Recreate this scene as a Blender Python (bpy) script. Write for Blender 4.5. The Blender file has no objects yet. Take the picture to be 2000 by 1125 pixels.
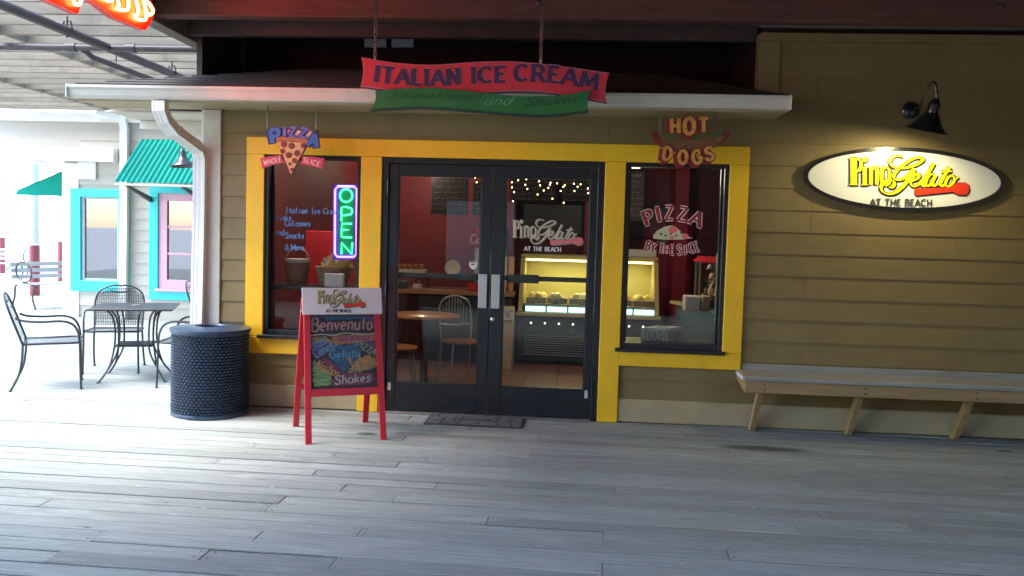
import bpy, math, random
from mathutils import Vector as V
random.seed(7)
sc = bpy.context.scene
COL = sc.collection
# ------------------------------------------------------------------ camera
CAM = V((0.6777, -7.2203, 1.5188)); YAW, PITCH, ROLL = -0.07341, -0.05945, 0.02838
FPX, PW, PH = 1700.0, 2000.0, 1125.0
fw = V((math.sin(YAW)*math.cos(PITCH), math.cos(YAW)*math.cos(PITCH), math.sin(PITCH)))
r0 = V((math.cos(YAW), -math.sin(YAW), 0)); u0 = r0.cross(fw)
rt = math.cos(ROLL)*r0 + math.sin(ROLL)*u0; up = -math.sin(ROLL)*r0 + math.cos(ROLL)*u0
cam = bpy.data.cameras.new('camera'); co = bpy.data.objects.new('camera', cam); COL.objects.link(co)
from mathutils import Matrix
m = Matrix((( rt.x, up.x, -fw.x, CAM.x), (rt.y, up.y, -fw.y, CAM.y), (rt.z, up.z, -fw.z, CAM.z), (0, 0, 0, 1)))
co.matrix_world = m
cam.sensor_fit = 'HORIZONTAL'; cam.sensor_width = 36; cam.lens = FPX/PW*36; cam.clip_end = 2000; cam.clip_start = .05
sc.camera = co
# ------------------------------------------------------------------ sky and sun
w = bpy.data.worlds.new('World'); sc.world = w; w.use_nodes = True
nt = w.node_tree; bg = nt.nodes['Background']
sky = nt.nodes.new('ShaderNodeTexSky'); sky.sky_type = 'NISHITA'; sky.sun_disc = False
SUN_EL, SUN_AZ = math.radians(59), math.radians(250)     # azimuth from +Y clockwise: the light comes from the left and behind
sky.sun_elevation = SUN_EL; sky.sun_rotation = SUN_AZ; sky.dust_density = 1.0; sky.air_density = 1.0; sky.ozone_density = 2.0
bg.inputs[1].default_value = 0.13
nt.links.new(sky.outputs[0], bg.inputs[0])
sl = bpy.data.lights.new('sun', 'SUN'); sl.energy = 0.9; sl.angle = math.radians(35); sl.color = (1, .98, .95)
so = bpy.data.objects.new('sun', sl); COL.objects.link(so)
sd = V((math.sin(SUN_AZ)*math.cos(SUN_EL), math.cos(SUN_AZ)*math.cos(SUN_EL), math.sin(SUN_EL)))
so.rotation_euler = sd.to_track_quat('Z', 'Y').to_euler()
sc.view_settings.view_transform = 'Standard'; sc.view_settings.look = 'None'; sc.view_settings.gamma = 1
sc.view_settings.exposure = 3.2
sc.view_settings.use_curve_mapping = False
sc.render.engine = 'CYCLES'
cy = sc.cycles; cy.use_denoising = True; cy.max_bounces = 9; cy.diffuse_bounces = 5; cy.glossy_bounces = 4
cy.transparent_max_bounces = 12; cy.sample_clamp_indirect = 6; cy.caustics_reflective = False; cy.caustics_refractive = False

# ------------------------------------------------------------------ helpers
def ray(x, y): return fw*FPX + rt*(x-PW/2) - up*(y-PH/2)
def AT(x, y, Y):
    d = ray(x, y); return CAM + d*((Y-CAM.y)/d.y)
def ATX(x, y, X):
    d = ray(x, y); return CAM + d*((X-CAM.x)/d.x)
def ATZ(x, y, Z):
    d = ray(x, y); return CAM + d*((Z-CAM.z)/d.z)

OFF = {}
def empty(name, loc=(0, 0, 0)):
    o = bpy.data.objects.new(name, None); COL.objects.link(o); o.location = loc; o.empty_display_size = .1
    OFF[o.name] = V(loc); return o
def tag(o, label=None, cat=None, group=None, kind=None):
    if label: o['label'] = label
    if cat: o['category'] = cat
    if group: o['group'] = group
    if kind: o['kind'] = kind
    return o
def thing(name, label, cat, loc=(0, 0, 0), group=None): return tag(empty(name, loc), label, cat, group)

class MB:
    def __init__(s): s.v = []; s.f = []
    def add(s, vs, fs):
        b = len(s.v); s.v += [V(p) for p in vs]; s.f += [tuple(b+i for i in f) for f in fs]; return s
    def box(s, x0, x1, y0, y1, z0, z1):
        return s.add([(x, y, z) for z in (z0, z1) for y in (y0, y1) for x in (x0, x1)],
                     [(0, 2, 3, 1), (4, 5, 7, 6), (0, 1, 5, 4), (2, 6, 7, 3), (0, 4, 6, 2), (1, 3, 7, 5)])
    def cbox(s, x0, x1, y0, y1, z0, z1, c=.004):
        # box with chamfered edges
        P = []; idx = {}
        lo = (x0, y0, z0); hi = (x1, y1, z1)
        for sx in (0, 1):
            for sy in (0, 1):
                for sz in (0, 1):
                    S = (sx, sy, sz)
                    for ax in range(3):
                        p = []
                        for k in range(3):
                            e = hi[k] if S[k] else lo[k]
                            if k != ax: e += -c if S[k] else c
                            p.append(e)
                        idx[(S, ax)] = len(P); P.append(p)
        F = []
        for ax in range(3):
            a, b = [k for k in range(3) if k != ax]
            for sv in (0, 1):
                q = []
                for (ua, ub) in ((0, 0), (1, 0), (1, 1), (0, 1)):
                    S = [0, 0, 0]; S[ax] = sv; S[a] = ua; S[b] = ub; q.append(idx[(tuple(S), ax)])
                F.append(q)
        for ax in range(3):
            a, b = [k for k in range(3) if k != ax]
            for ua in (0, 1):
                for ub in (0, 1):
                    S0 = [0, 0, 0]; S0[a] = ua; S0[b] = ub; S1 = list(S0); S1[ax] = 1
                    F.append([idx[(tuple(S0), a)], idx[(tuple(S1), a)], idx[(tuple(S1), b)], idx[(tuple(S0), b)]])
        for S in [(x, y, z) for x in (0, 1) for y in (0, 1) for z in (0, 1)]:
            F.append([idx[(S, 0)], idx[(S, 1)], idx[(S, 2)]])
        return s.add(P, F)
    def hull8(s, pts):   # bottom 4 (ccw) + top 4
        return s.add(pts, [(3, 2, 1, 0), (4, 5, 6, 7), (0, 1, 5, 4), (1, 2, 6, 5), (2, 3, 7, 6), (3, 0, 4, 7)])
    def tube(s, pts, r, n=8, closed=False, cap=True):
        pts = [V(p) for p in pts]; N = len(pts); rr = r if isinstance(r, (list, tuple)) else [r]*N
        rings = []; ref = None
        for i, p in enumerate(pts):
            if closed: t = pts[(i+1) % N]-pts[i-1]
            else: t = pts[min(i+1, N-1)]-pts[max(i-1, 0)]
            t.normalize()
            if ref is None:
                ref = t.orthogonal().normalized()
            ref = (ref - t*ref.dot(t))
            if ref.length < 1e-5: ref = t.orthogonal()
            ref.normalize(); b = t.cross(ref)
            rings.append([p + (ref*math.cos(a)+b*math.sin(a))*rr[i] for a in [2*math.pi*k/n for k in range(n)]])
        vs = [q for g in rings for q in g]; fs = []
        for i in range(N if closed else N-1):
            j = (i+1) % N
            for k in range(n): fs.append((i*n+k, i*n+(k+1) % n, j*n+(k+1) % n, j*n+k))
        if cap and not closed: fs += [tuple(range(n))[::-1], tuple((N-1)*n+k for k in range(n))]
        return s.add(vs, fs)
    def lathe(s, prof, c, n=24, axis=None):
        # prof (radius, height) along axis from c
        ax = V(axis).normalized() if axis else V((0, 0, 1)); a = ax.orthogonal().normalized(); b = ax.cross(a); c = V(c)
        vs = []; fs = []
        for (r, h) in prof:
            for k in range(n):
                t = 2*math.pi*k/n; vs.append(c + ax*h + (a*math.cos(t)+b*math.sin(t))*r)
        for i in range(len(prof)-1):
            for k in range(n): fs.append((i*n+k, i*n+(k+1) % n, (i+1)*n+(k+1) % n, (i+1)*n+k))
        if prof[0][0] > 1e-4: fs.append(tuple(range(n))[::-1])
        if prof[-1][0] > 1e-4: fs.append(tuple((len(prof)-1)*n+k for k in range(n)))
        return s.add(vs, fs)
    def prism(s, pts, d):   # pts front outline (3D), d vector to the back
        n = len(pts); P = [V(p) for p in pts]; d = V(d)
        return s.add(P+[p+d for p in P], [tuple(range(n)), tuple(range(2*n-1, n-1, -1))] +
                     [(i, n+i, n+(i+1) % n, (i+1) % n) for i in range(n)])
    def ribbon(s, pts, ws, mp, d, lift=0.0):
        # pts 2D centre line, ws half widths, mp maps 2D -> 3D, d thickness vector (to the back)
        N = len(pts); L = []; R = []
        for i in range(N):
            a = pts[max(i-1, 0)]; b = pts[min(i+1, N-1)]
            tx, ty = b[0]-a[0], b[1]-a[1]; l = math.hypot(tx, ty) or 1; nx, ny = -ty/l, tx/l
            L.append((pts[i][0]+nx*ws[i], pts[i][1]+ny*ws[i])); R.append((pts[i][0]-nx*ws[i], pts[i][1]-ny*ws[i]))
        d = V(d); o = -d.normalized()*lift if lift else V((0, 0, 0))
        P = [V(mp(*q))+o for q in L]+[V(mp(*q))+o for q in R]; Q = [p+d-o for p in P]; n2 = 2*N
        fs = []
        for i in range(N-1):
            fs += [(i, i+1, N+i+1, N+i), (n2+i, n2+N+i, n2+N+i+1, n2+i+1), (i, n2+i, n2+i+1, i+1), (N+i, N+i+1, n2+N+i+1, n2+N+i)]
        fs += [(0, N, n2+N, n2), (N-1, n2+N-1, n2+2*N-1, 2*N-1)]
        return s.add(P+Q, fs)
    def build(s, name, mat, parent=None, smooth=False):
        off = V((0, 0, 0))
        if parent is not None: off = OFF[parent.name]
        me = bpy.data.meshes.new(name); me.from_pydata([tuple(p-off) for p in s.v], [], s.f); me.update()
        import bmesh
        bm = bmesh.new(); bm.from_mesh(me); bmesh.ops.recalc_face_normals(bm, faces=bm.faces); bm.to_mesh(me); bm.free()
        if smooth:
            for p in me.polygons: p.use_smooth = True
            try: me.set_sharp_from_angle(angle=math.radians(40))
            except Exception: pass
        me.materials.append(mat)
        o = bpy.data.objects.new(name, me); COL.objects.link(o)
        if parent is not None: o.parent = parent
        OFF[o.name] = off
        return o
def copy_tree(o, parent=None):
    c = o.copy(); COL.objects.link(c); OFF[c.name] = OFF.get(o.name, V((0, 0, 0)))
    if parent is not None: c.parent = parent
    for ch in list(o.children): copy_tree(ch, c)
    return c

# ------------------------------------------------------------------ materials
def mat(name, col, rough=.6, metal=0, var=.12, scale=6, stretch=(1, 1, 1), bump=0.0, emit=None, es=0, spec=.5, rnd=0.0, coat=0, alpha=None, dirt=0.0):
    mt = bpy.data.materials.new(name); mt.use_nodes = True; n = mt.node_tree; b = n.nodes['Principled BSDF']
    b.inputs['Roughness'].default_value = rough; b.inputs['Metallic'].default_value = metal
    b.inputs['Specular IOR Level'].default_value = spec
    if coat: b.inputs['Coat Weight'].default_value = coat
    c = (*col, 1)
    b.inputs['Base Color'].default_value = c
    if emit: b.inputs['Emission Color'].default_value = (*emit, 1); b.inputs['Emission Strength'].default_value = es
    if var > 0:
        g = n.nodes.new('ShaderNodeNewGeometry'); mp = n.nodes.new('ShaderNodeMapping'); mp.inputs['Scale'].default_value = stretch
        n.links.new(g.outputs['Position'], mp.inputs[0])
        nz = n.nodes.new('ShaderNodeTexNoise'); nz.inputs['Scale'].default_value = scale; nz.inputs['Detail'].default_value = 6; nz.inputs['Roughness'].default_value = .62
        n.links.new(mp.outputs[0], nz.inputs['Vector'])
        mr = n.nodes.new('ShaderNodeMapRange'); mr.inputs[1].default_value = .25; mr.inputs[2].default_value = .75
        mr.inputs[3].default_value = 1-var; mr.inputs[4].default_value = 1+var
        n.links.new(nz.outputs[0], mr.inputs[0])
        fac = mr.outputs[0]
        if rnd:
            oi = n.nodes.new('ShaderNodeObjectInfo'); m2 = n.nodes.new('ShaderNodeMapRange'); m2.inputs[3].default_value = 1-rnd; m2.inputs[4].default_value = 1+rnd
            n.links.new(oi.outputs['Random'], m2.inputs[0]); mm = n.nodes.new('ShaderNodeMath'); mm.operation = 'MULTIPLY'
            n.links.new(fac, mm.inputs[0]); n.links.new(m2.outputs[0], mm.inputs[1]); fac = mm.outputs[0]
        if dirt:
            nd = n.nodes.new('ShaderNodeTexNoise'); nd.inputs['Scale'].default_value = 1.7; nd.inputs['Detail'].default_value = 8; nd.inputs['Roughness'].default_value = .7
            n.links.new(g.outputs['Position'], nd.inputs['Vector'])
            md = n.nodes.new('ShaderNodeMapRange'); md.inputs[1].default_value = .52; md.inputs[2].default_value = .72; md.inputs[3].default_value = 1; md.inputs[4].default_value = 1-dirt
            n.links.new(nd.outputs[0], md.inputs[0]); m3 = n.nodes.new('ShaderNodeMath'); m3.operation = 'MULTIPLY'
            n.links.new(fac, m3.inputs[0]); n.links.new(md.outputs[0], m3.inputs[1]); fac = m3.outputs[0]
        vm = n.nodes.new('ShaderNodeVectorMath'); vm.operation = 'SCALE'; vm.inputs[0].default_value = col
        n.links.new(fac, vm.inputs['Scale']); n.links.new(vm.outputs[0], b.inputs['Base Color'])
        rr = n.nodes.new('ShaderNodeMapRange'); rr.inputs[3].default_value = max(.02, rough-.12); rr.inputs[4].default_value = min(1, rough+.12)
        n.links.new(nz.outputs[0], rr.inputs[0]); n.links.new(rr.outputs[0], b.inputs['Roughness'])
        if bump:
            bp = n.nodes.new('ShaderNodeBump'); bp.inputs['Strength'].default_value = bump; bp.inputs['Distance'].default_value = .004
            n.links.new(nz.outputs[0], bp.inputs['Height']); n.links.new(bp.outputs[0], b.inputs['Normal'])
    return mt
def glass_mat(name, tint=(.9, .93, .92), refl=1.0, ior=1.5):
    mt = bpy.data.materials.new(name); mt.use_nodes = True; n = mt.node_tree; n.nodes.remove(n.nodes['Principled BSDF'])
    o = n.nodes['Material Output']; t = n.nodes.new('ShaderNodeBsdfTransparent'); t.inputs[0].default_value = (*tint, 1)
    g = n.nodes.new('ShaderNodeBsdfGlossy'); g.inputs['Roughness'].default_value = .01; g.inputs[0].default_value = (refl, refl, refl, 1)
    f = n.nodes.new('ShaderNodeFresnel'); f.inputs[0].default_value = ior; mx = n.nodes.new('ShaderNodeMixShader')
    n.links.new(f.outputs[0], mx.inputs[0]); n.links.new(t.outputs[0], mx.inputs[1]); n.links.new(g.outputs[0], mx.inputs[2]); n.links.new(mx.outputs[0], o.inputs[0])
    return mt
def deck_mat(name, col, rnd):
    mt = mat(name, col, rough=.82, var=.34, scale=12, stretch=(.22, 8, 8), bump=.9, rnd=rnd, spec=.22)
    n = mt.node_tree; b = n.nodes['Principled BSDF']; g = [x for x in n.nodes if x.type == 'NEW_GEOMETRY'][0]
    src = b.inputs['Base Color'].links[0].from_socket
    # scuffs and salt (light), knots and spots (dark), one dark damp stain near the bench
    a = n.nodes.new('ShaderNodeTexNoise'); a.inputs['Scale'].default_value = 2.3; a.inputs['Detail'].default_value = 9; a.inputs['Roughness'].default_value = .72
    mp = n.nodes.new('ShaderNodeMapping'); mp.inputs['Scale'].default_value = (.6, 2.2, 1); n.links.new(g.outputs['Position'], mp.inputs[0]); n.links.new(mp.outputs[0], a.inputs['Vector'])
    r = n.nodes.new('ShaderNodeMapRange'); r.inputs[1].default_value = .56; r.inputs[2].default_value = .74; n.links.new(a.outputs[0], r.inputs[0])
    mx = n.nodes.new('ShaderNodeMix'); mx.data_type = 'RGBA'; mx.inputs['B'].default_value = (col[0]*1.55, col[1]*1.55, col[2]*1.55, 1)
    n.links.new(r.outputs[0], mx.inputs['Factor']); n.links.new(src, mx.inputs['A'])
    sp = n.nodes.new('ShaderNodeTexNoise'); sp.inputs['Scale'].default_value = 11; sp.inputs['Detail'].default_value = 3
    mp2 = n.nodes.new('ShaderNodeMapping'); mp2.inputs['Scale'].default_value = (.5, 1.4, 1); n.links.new(g.outputs['Position'], mp2.inputs[0]); n.links.new(mp2.outputs[0], sp.inputs['Vector'])
    r2 = n.nodes.new('ShaderNodeMapRange'); r2.inputs[1].default_value = .70; r2.inputs[2].default_value = .76; r2.inputs[4].default_value = .7; n.links.new(sp.outputs[0], r2.inputs[0])
    mx2 = n.nodes.new('ShaderNodeMix'); mx2.data_type = 'RGBA'; mx2.inputs['B'].default_value = (.035, .03, .027, 1)
    n.links.new(r2.outputs[0], mx2.inputs['Factor']); n.links.new(mx.outputs['Result'], mx2.inputs['A'])
    fl = n.nodes.new('ShaderNodeTexNoise'); fl.inputs['Scale'].default_value = 42; fl.inputs['Detail'].default_value = 2; n.links.new(mp2.outputs[0], fl.inputs['Vector'])
    r3 = n.nodes.new('ShaderNodeMapRange'); r3.inputs[1].default_value = .69; r3.inputs[2].default_value = .74; r3.inputs[4].default_value = .55; n.links.new(fl.outputs[0], r3.inputs[0])
    mx3 = n.nodes.new('ShaderNodeMix'); mx3.data_type = 'RGBA'; mx3.inputs['B'].default_value = (.62, .63, .62, 1)
    n.links.new(r3.outputs[0], mx3.inputs['Factor']); n.links.new(mx2.outputs['Result'], mx3.inputs['A'])
    prev = mx3.outputs['Result']
    for (cx, cyy, rx, ry) in ((2.1, -.72, .34, .085), (-.86, -.83, .075, .05), (3.95, -.45, .06, .04)):
        ma = n.nodes.new('ShaderNodeMapping'); ma.inputs['Location'].default_value = (-cx/rx, -cyy/ry, 0); ma.inputs['Scale'].default_value = (1/rx, 1/ry, 0)
        n.links.new(g.outputs['Position'], ma.inputs[0]); le = n.nodes.new('ShaderNodeVectorMath'); le.operation = 'LENGTH'; n.links.new(ma.outputs[0], le.inputs[0])
        ad = n.nodes.new('ShaderNodeMath'); ad.operation = 'MULTIPLY_ADD'; ad.inputs[1].default_value = .9; n.links.new(a.outputs[0], ad.inputs[0]); n.links.new(le.outputs['Value'], ad.inputs[2])
        q = n.nodes.new('ShaderNodeMapRange'); q.inputs[1].default_value = 1.15; q.inputs[2].default_value = 1.6; q.inputs[3].default_value = .75; q.inputs[4].default_value = 0; n.links.new(ad.outputs[0], q.inputs[0])
        x = n.nodes.new('ShaderNodeMix'); x.data_type = 'RGBA'; x.inputs['B'].default_value = (.03, .032, .034, 1)
        n.links.new(q.outputs[0], x.inputs['Factor']); n.links.new(prev, x.inputs['A']); prev = x.outputs['Result']
    n.links.new(prev, b.inputs['Base Color'])
    return mt

M = {}
M['seam'] = mat('seam_shade', (.014, .013, .012), .95, var=.3, scale=20, spec=.1)  # near-black, puts the shade of the board gaps into the colour
M['deck'] = deck_mat('weathered_deck', (.285, .308, .275), .16)
M['siding'] = mat('taupe_siding', (.215, .152, .056), .6, var=.08, scale=14, stretch=(.4, 1, 3), bump=.05, rnd=.06, dirt=.22)
M['base'] = mat('base_trim', (.38, .31, .17), .6, var=.1, scale=5, bump=.1, dirt=.2)
M['farsiding'] = mat('pale_taupe_siding', (.46, .42, .36), .6, var=.06, scale=10, rnd=.04)
M['oppwood'] = mat('brown_clapboard', (.085, .06, .04), .7, var=.15, scale=8)
M['cream'] = mat('cream_trim', (.58, .54, .45), .5, var=.07, scale=7, bump=.08, dirt=.15)
M['white'] = mat('white_paint', (.74, .73, .68), .45, var=.05, scale=8, dirt=.1)
M['yellow'] = mat('yellow_paint', (.86, .50, .014), .42, var=.06, scale=11, stretch=(1, 1, .25), bump=.12, dirt=.1)
M['black'] = mat('black_aluminium', (.012, .013, .015), .32, var=.15, scale=12)
M['blackmetal'] = mat('black_enamel', (.012, .012, .013), .25, var=.1, scale=20, coat=.3)
M['steel'] = mat('brushed_steel', (.55, .53, .5), .32, metal=1, var=.1, scale=30, stretch=(1, 1, .1))
M['darksteel'] = mat('dark_steel', (.1, .095, .085), .45, metal=.6, var=.2, scale=20)
M['glass'] = glass_mat('window_glass', ior=1.32)
M['farglass'] = glass_mat('far_window_glass', (.25, .28, .3), 1, 2.6)
M['roof'] = mat('shingles', (.055, .045, .04), .9, var=.35, scale=25, stretch=(1, 2, 2), bump=.8)
M['darkwood'] = mat('dark_beam_wood', (.12, .047, .033), .75, var=.4, scale=6, stretch=(.5, 5, 5), bump=.4)  # base colour reddened to stand in for part of the neon glow
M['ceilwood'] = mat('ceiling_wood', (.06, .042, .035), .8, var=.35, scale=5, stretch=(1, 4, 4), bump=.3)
M['voidwood'] = mat('void_shade_wood', (.022, .016, .014), .9, var=.4, scale=6, stretch=(.5, 4, 4), spec=.1)  # near-black wood, the shade of the void put into its colour
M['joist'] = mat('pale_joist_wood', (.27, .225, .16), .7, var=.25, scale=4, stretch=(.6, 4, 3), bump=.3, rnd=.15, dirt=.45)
M['benchwood'] = mat('bench_lumber', (.34, .22, .095), .65, var=.25, scale=7, stretch=(.4, 4, 4), bump=.3, dirt=.25)
M['benchgrey'] = mat('weathered_bench_top', (.30, .29, .25), .75, var=.25, scale=8, stretch=(.3, 5, 5), bump=.4, dirt=.3)
M['pipe'] = mat('sprinkler_pipe', (.085, .07, .075), .5, metal=.3, var=.3, scale=15)
M['chain'] = mat('chain_metal', (.22, .2, .18), .4, metal=.9, var=.2, scale=30)
M['red'] = mat('red_paint', (.55, .018, .03), .42, var=.12, scale=8, bump=.05)
M['signred'] = mat('sign_red', (.62, .035, .055), .5, var=.12, scale=5)
M['signpink'] = mat('sign_pink_edge', (.62, .22, .26), .5, var=.05)
M['signpurple'] = mat('sign_purple', (.055, .018, .075), .55, var=.1)
M['signgreen'] = mat('sign_green', (.022, .15, .035), .5, var=.2, scale=4)
M['signdkgreen'] = mat('sign_dark_green', (.008, .045, .03), .5, var=.15)
M['paleteal'] = mat('pale_green_script', (.12, .34, .22), .5, var=.1)
M['blueA'] = mat('letter_blue', (.03, .13, .40), .4, var=.15, scale=20)
M['blueB'] = mat('letter_violet', (.13, .12, .42), .4, var=.15, scale=20)
M['navy'] = mat('letter_navy', (.02, .015, .09), .5, var=.1)
M['crust'] = mat('painted_crust', (.42, .13, .045), .55, var=.3, scale=40)
M['cheese'] = mat('painted_cheese', (.72, .40, .16), .55, var=.22, scale=45)
M['pepper'] = mat('painted_pepperoni', (.20, .02, .018), .5, var=.3, scale=50)
M['ribbon'] = mat('ribbon_red', (.58, .045, .07), .45, var=.1, scale=10)
M['pinkletter'] = mat('pink_white_letter', (.85, .55, .52), .5, var=.05)
M['orange'] = mat('letter_orange', (.72, .30, .07), .45, var=.25, scale=14, stretch=(.3, 1, 3))
M['dkred'] = mat('letter_dark_red', (.32, .016, .03), .5, var=.15)
M['bun'] = mat('bun_brown', (.20, .075, .035), .5, var=.25, scale=14)
M['sausage'] = mat('sausage_red', (.20, .03, .025), .35, var=.2, scale=14)
M['relish'] = mat('relish_green', (.05, .14, .045), .6, var=.4, scale=60)
M['logoyel'] = mat('logo_yellow', (.85, .72, .01), .35, var=.03)
M['logored'] = mat('logo_red', (.75, .045, .015), .35, var=.05)
M['logoblack'] = mat('logo_black', (.012, .013, .01), .4, var=.05)
M['logogrey'] = mat('logo_grey', (.06, .06, .055), .4, var=.05)
M['logogold'] = mat('logo_gold', (.50, .36, .14), .4, var=.15, scale=40)
M['vinyl'] = mat('pale_vinyl', (.62, .55, .38), .6, var=.05)
M['vinylwhite'] = mat('white_vinyl', (.75, .72, .68), .6, var=.05)
M['vinylgrey'] = mat('grey_vinyl_shadow', (.27, .25, .2), .6, var=.05)
M['vinylpink'] = mat('pink_vinyl', (.72, .17, .16), .6, var=.05)
M['vinylred'] = mat('red_vinyl', (.36, .02, .03), .6, var=.05)
M['vinylblue'] = mat('blue_vinyl', (.07, .22, .46), .6, var=.05)
M['signwhite'] = mat('sign_white', (.80, .79, .74), .35, var=.02)
M['headerpink'] = mat('header_white', (.72, .66, .64), .45, var=.04)
M['chalkboard'] = mat('chalkboard', (.035, .028, .033), .8, var=.4, scale=9)
M['binblue'] = mat('bin_coating', (.022, .045, .09), .36, var=.2, scale=20, coat=.25)
M['iron'] = mat('wrought_iron', (.045, .047, .052), .4, metal=.3, var=.2, scale=20)
M['teal'] = mat('teal_awning_metal', (.0, .25, .19), .55, var=.15, scale=3, spec=.12)
M['tealpaint'] = mat('turquoise_paint', (.03, .55, .58), .45, var=.08, scale=7)
M['pink'] = mat('pink_paint', (.68, .36, .46), .45, var=.05)
M['postblue'] = mat('grey_post', (.42, .46, .5), .5, var=.08)
M['postred'] = mat('red_post_wrap', (.20, .03, .045), .5, var=.12)
M['ground'] = mat('pale_pavement', (.45, .44, .42), .8, var=.15, scale=2, bump=.2)
M['redwall'] = mat('dark_red_wall', (.20, .012, .016), .6, var=.15, scale=4)
M['floorred'] = mat('terracotta_floor', (.24, .095, .05), .35, var=.25, scale=6)
M['grout'] = mat('floor_grout', (.10, .05, .035), .7, var=.2)
M['ceilin'] = mat('shop_ceiling', (.10, .03, .03), .8, var=.1)
M['tabletop'] = mat('orange_wood', (.48, .17, .05), .3, var=.2, scale=6, stretch=(.4, 4, 4), coat=.3)
M['chairmetal'] = mat('grey_chair_metal', (.42, .41, .4), .35, metal=.7, var=.1)
M['counterwood'] = mat('counter_edge', (.40, .19, .075), .4, var=.25, scale=8)
M['darkpanel'] = mat('dark_panel', (.022, .02, .02), .4, var=.3, scale=8)
M['casegold'] = mat('case_enamel', (.55, .46, .22), .35, var=.1)
M['caseback'] = mat('case_back_wall', (.55, .48, .20), .4, var=.1, scale=3)
M['tray'] = mat('steel_tray', (.5, .48, .42), .3, metal=.9, var=.15)
M['tube'] = mat('case_tube', (.8, .95, 1), .5, var=0, emit=(.40, .82, .88), es=0.32)
M['bulb'] = mat('string_bulb', (1, .9, .6), .5, var=0, emit=(1, .60, .20), es=1.8)
M['led'] = mat('case_led', (1, 1, 1), .5, var=0, emit=(.85, .9, 1), es=1.2)
M['lampbulb'] = mat('lamp_bulb', (1, .95, .8), .5, var=0, emit=(1, .93, .65), es=8)
M['caselight'] = mat('case_lamp', (1, .95, .6), .5, var=0, emit=(1, .86, .35), es=0.6)
M['neongreen'] = mat('neon_green', (.3, 1, .6), .4, var=0, emit=(.04, 1, .30), es=0.55)
M['neonviolet'] = mat('neon_violet', (.8, .6, 1), .4, var=0, emit=(.50, .14, 1), es=0.6)
M['neonred'] = mat('neon_red', (1, .5, .3), .4, var=0, emit=(1, .09, .02), es=13)
M['neonboard'] = mat('neon_board', (.7, .03, .015), .5, var=.1)
M['glowviolet'] = mat('violet_tube_glow', (.16, .05, .40), .4, var=.05); M['glowgreen'] = mat('green_tube_glow', (.01, .22, .11), .4, var=.05)  # panel colours with the glow of the neon tubes painted in
M['neonback'] = mat('neon_backing', (.015, .02, .03), .5, var=.1)
M['paper'] = mat('paper_white', (.68, .64, .57), .7, var=.08, scale=20)
M['cardboard'] = mat('cardboard', (.45, .34, .22), .7, var=.12, scale=12)
M['wicker'] = mat('wicker', (.30, .17, .08), .7, var=.4, scale=60, bump=.6)
M['chips'] = mat('snack_bag', (.60, .42, .12), .3, var=.3, scale=18)
M['cokered'] = mat('cooler_red', (.55, .02, .03), .35, var=.06)
M['bluebin'] = mat('blue_plastic', (.05, .12, .35), .35, var=.2, scale=30)
M['popglass'] = glass_mat('cabinet_glass', (.85, .88, .86))
M['mat'] = mat('rubber_mat', (.035, .034, .035), .8, var=.3, scale=25, bump=.3)
M['matstone'] = mat('mat_relief', (.13, .125, .12), .8, var=.3, scale=25, bump=.4, rnd=.2)
M['plate'] = mat('small_plate', (.55, .54, .5), .4, var=.1)
def chalk(n, c): M[n] = mat('chalk_'+n, tuple(.62*q for q in c), .9, var=.4, scale=70)
for n_, c_ in (('cpink', (.55, .30, .30)), ('cblue', (.13, .22, .52)), ('cgreen', (.30, .50, .20)), ('corange', (.62, .30, .12)), ('cred', (.55, .14, .20)),
               ('cwhite', (.58, .58, .45)), ('cteal', (.06, .19, .34)), ('cviolet', (.17, .10, .28)), ('cyellow', (.42, .36, .16)), ('cmagenta', (.33, .08, .18)), ('csky', (.16, .38, .56))):
    chalk(n_, c_)

# ------------------------------------------------------------------ stroke lettering
def arc(cx, cyy, rx, ry, a0, a1, n=12):
    return [(cx+rx*math.cos(math.radians(a0+(a1-a0)*i/n)), cyy+ry*math.sin(math.radians(a0+(a1-a0)*i/n))) for i in range(n+1)]
def smooth(pts, n=6):
    if len(pts) < 3: return pts
    o = []; P = [pts[0]]+list(pts)+[pts[-1]]
    for i in range(1, len(P)-2):
        a, b, c, d = P[i-1], P[i], P[i+1], P[i+2]
        for k in range(n):
            t = k/n
            o.append(tuple(.5*(2*b[j]+(c[j]-a[j])*t+(2*a[j]-5*b[j]+4*c[j]-d[j])*t*t+(3*b[j]-a[j]-3*c[j]+d[j])*t**3) for j in (0, 1)))
    o.append(tuple(pts[-1])); return o
def rsm(pts, step):   # resample straight lines so that warps bend them
    o = [pts[0]]
    for a, b in zip(pts, pts[1:]):
        k = max(1, int(math.hypot(b[0]-a[0], b[1]-a[1])/step))
        o += [(a[0]+(b[0]-a[0])*i/k, a[1]+(b[1]-a[1])*i/k) for i in range(1, k+1)]
    return o
Z_ = 1.0
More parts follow.
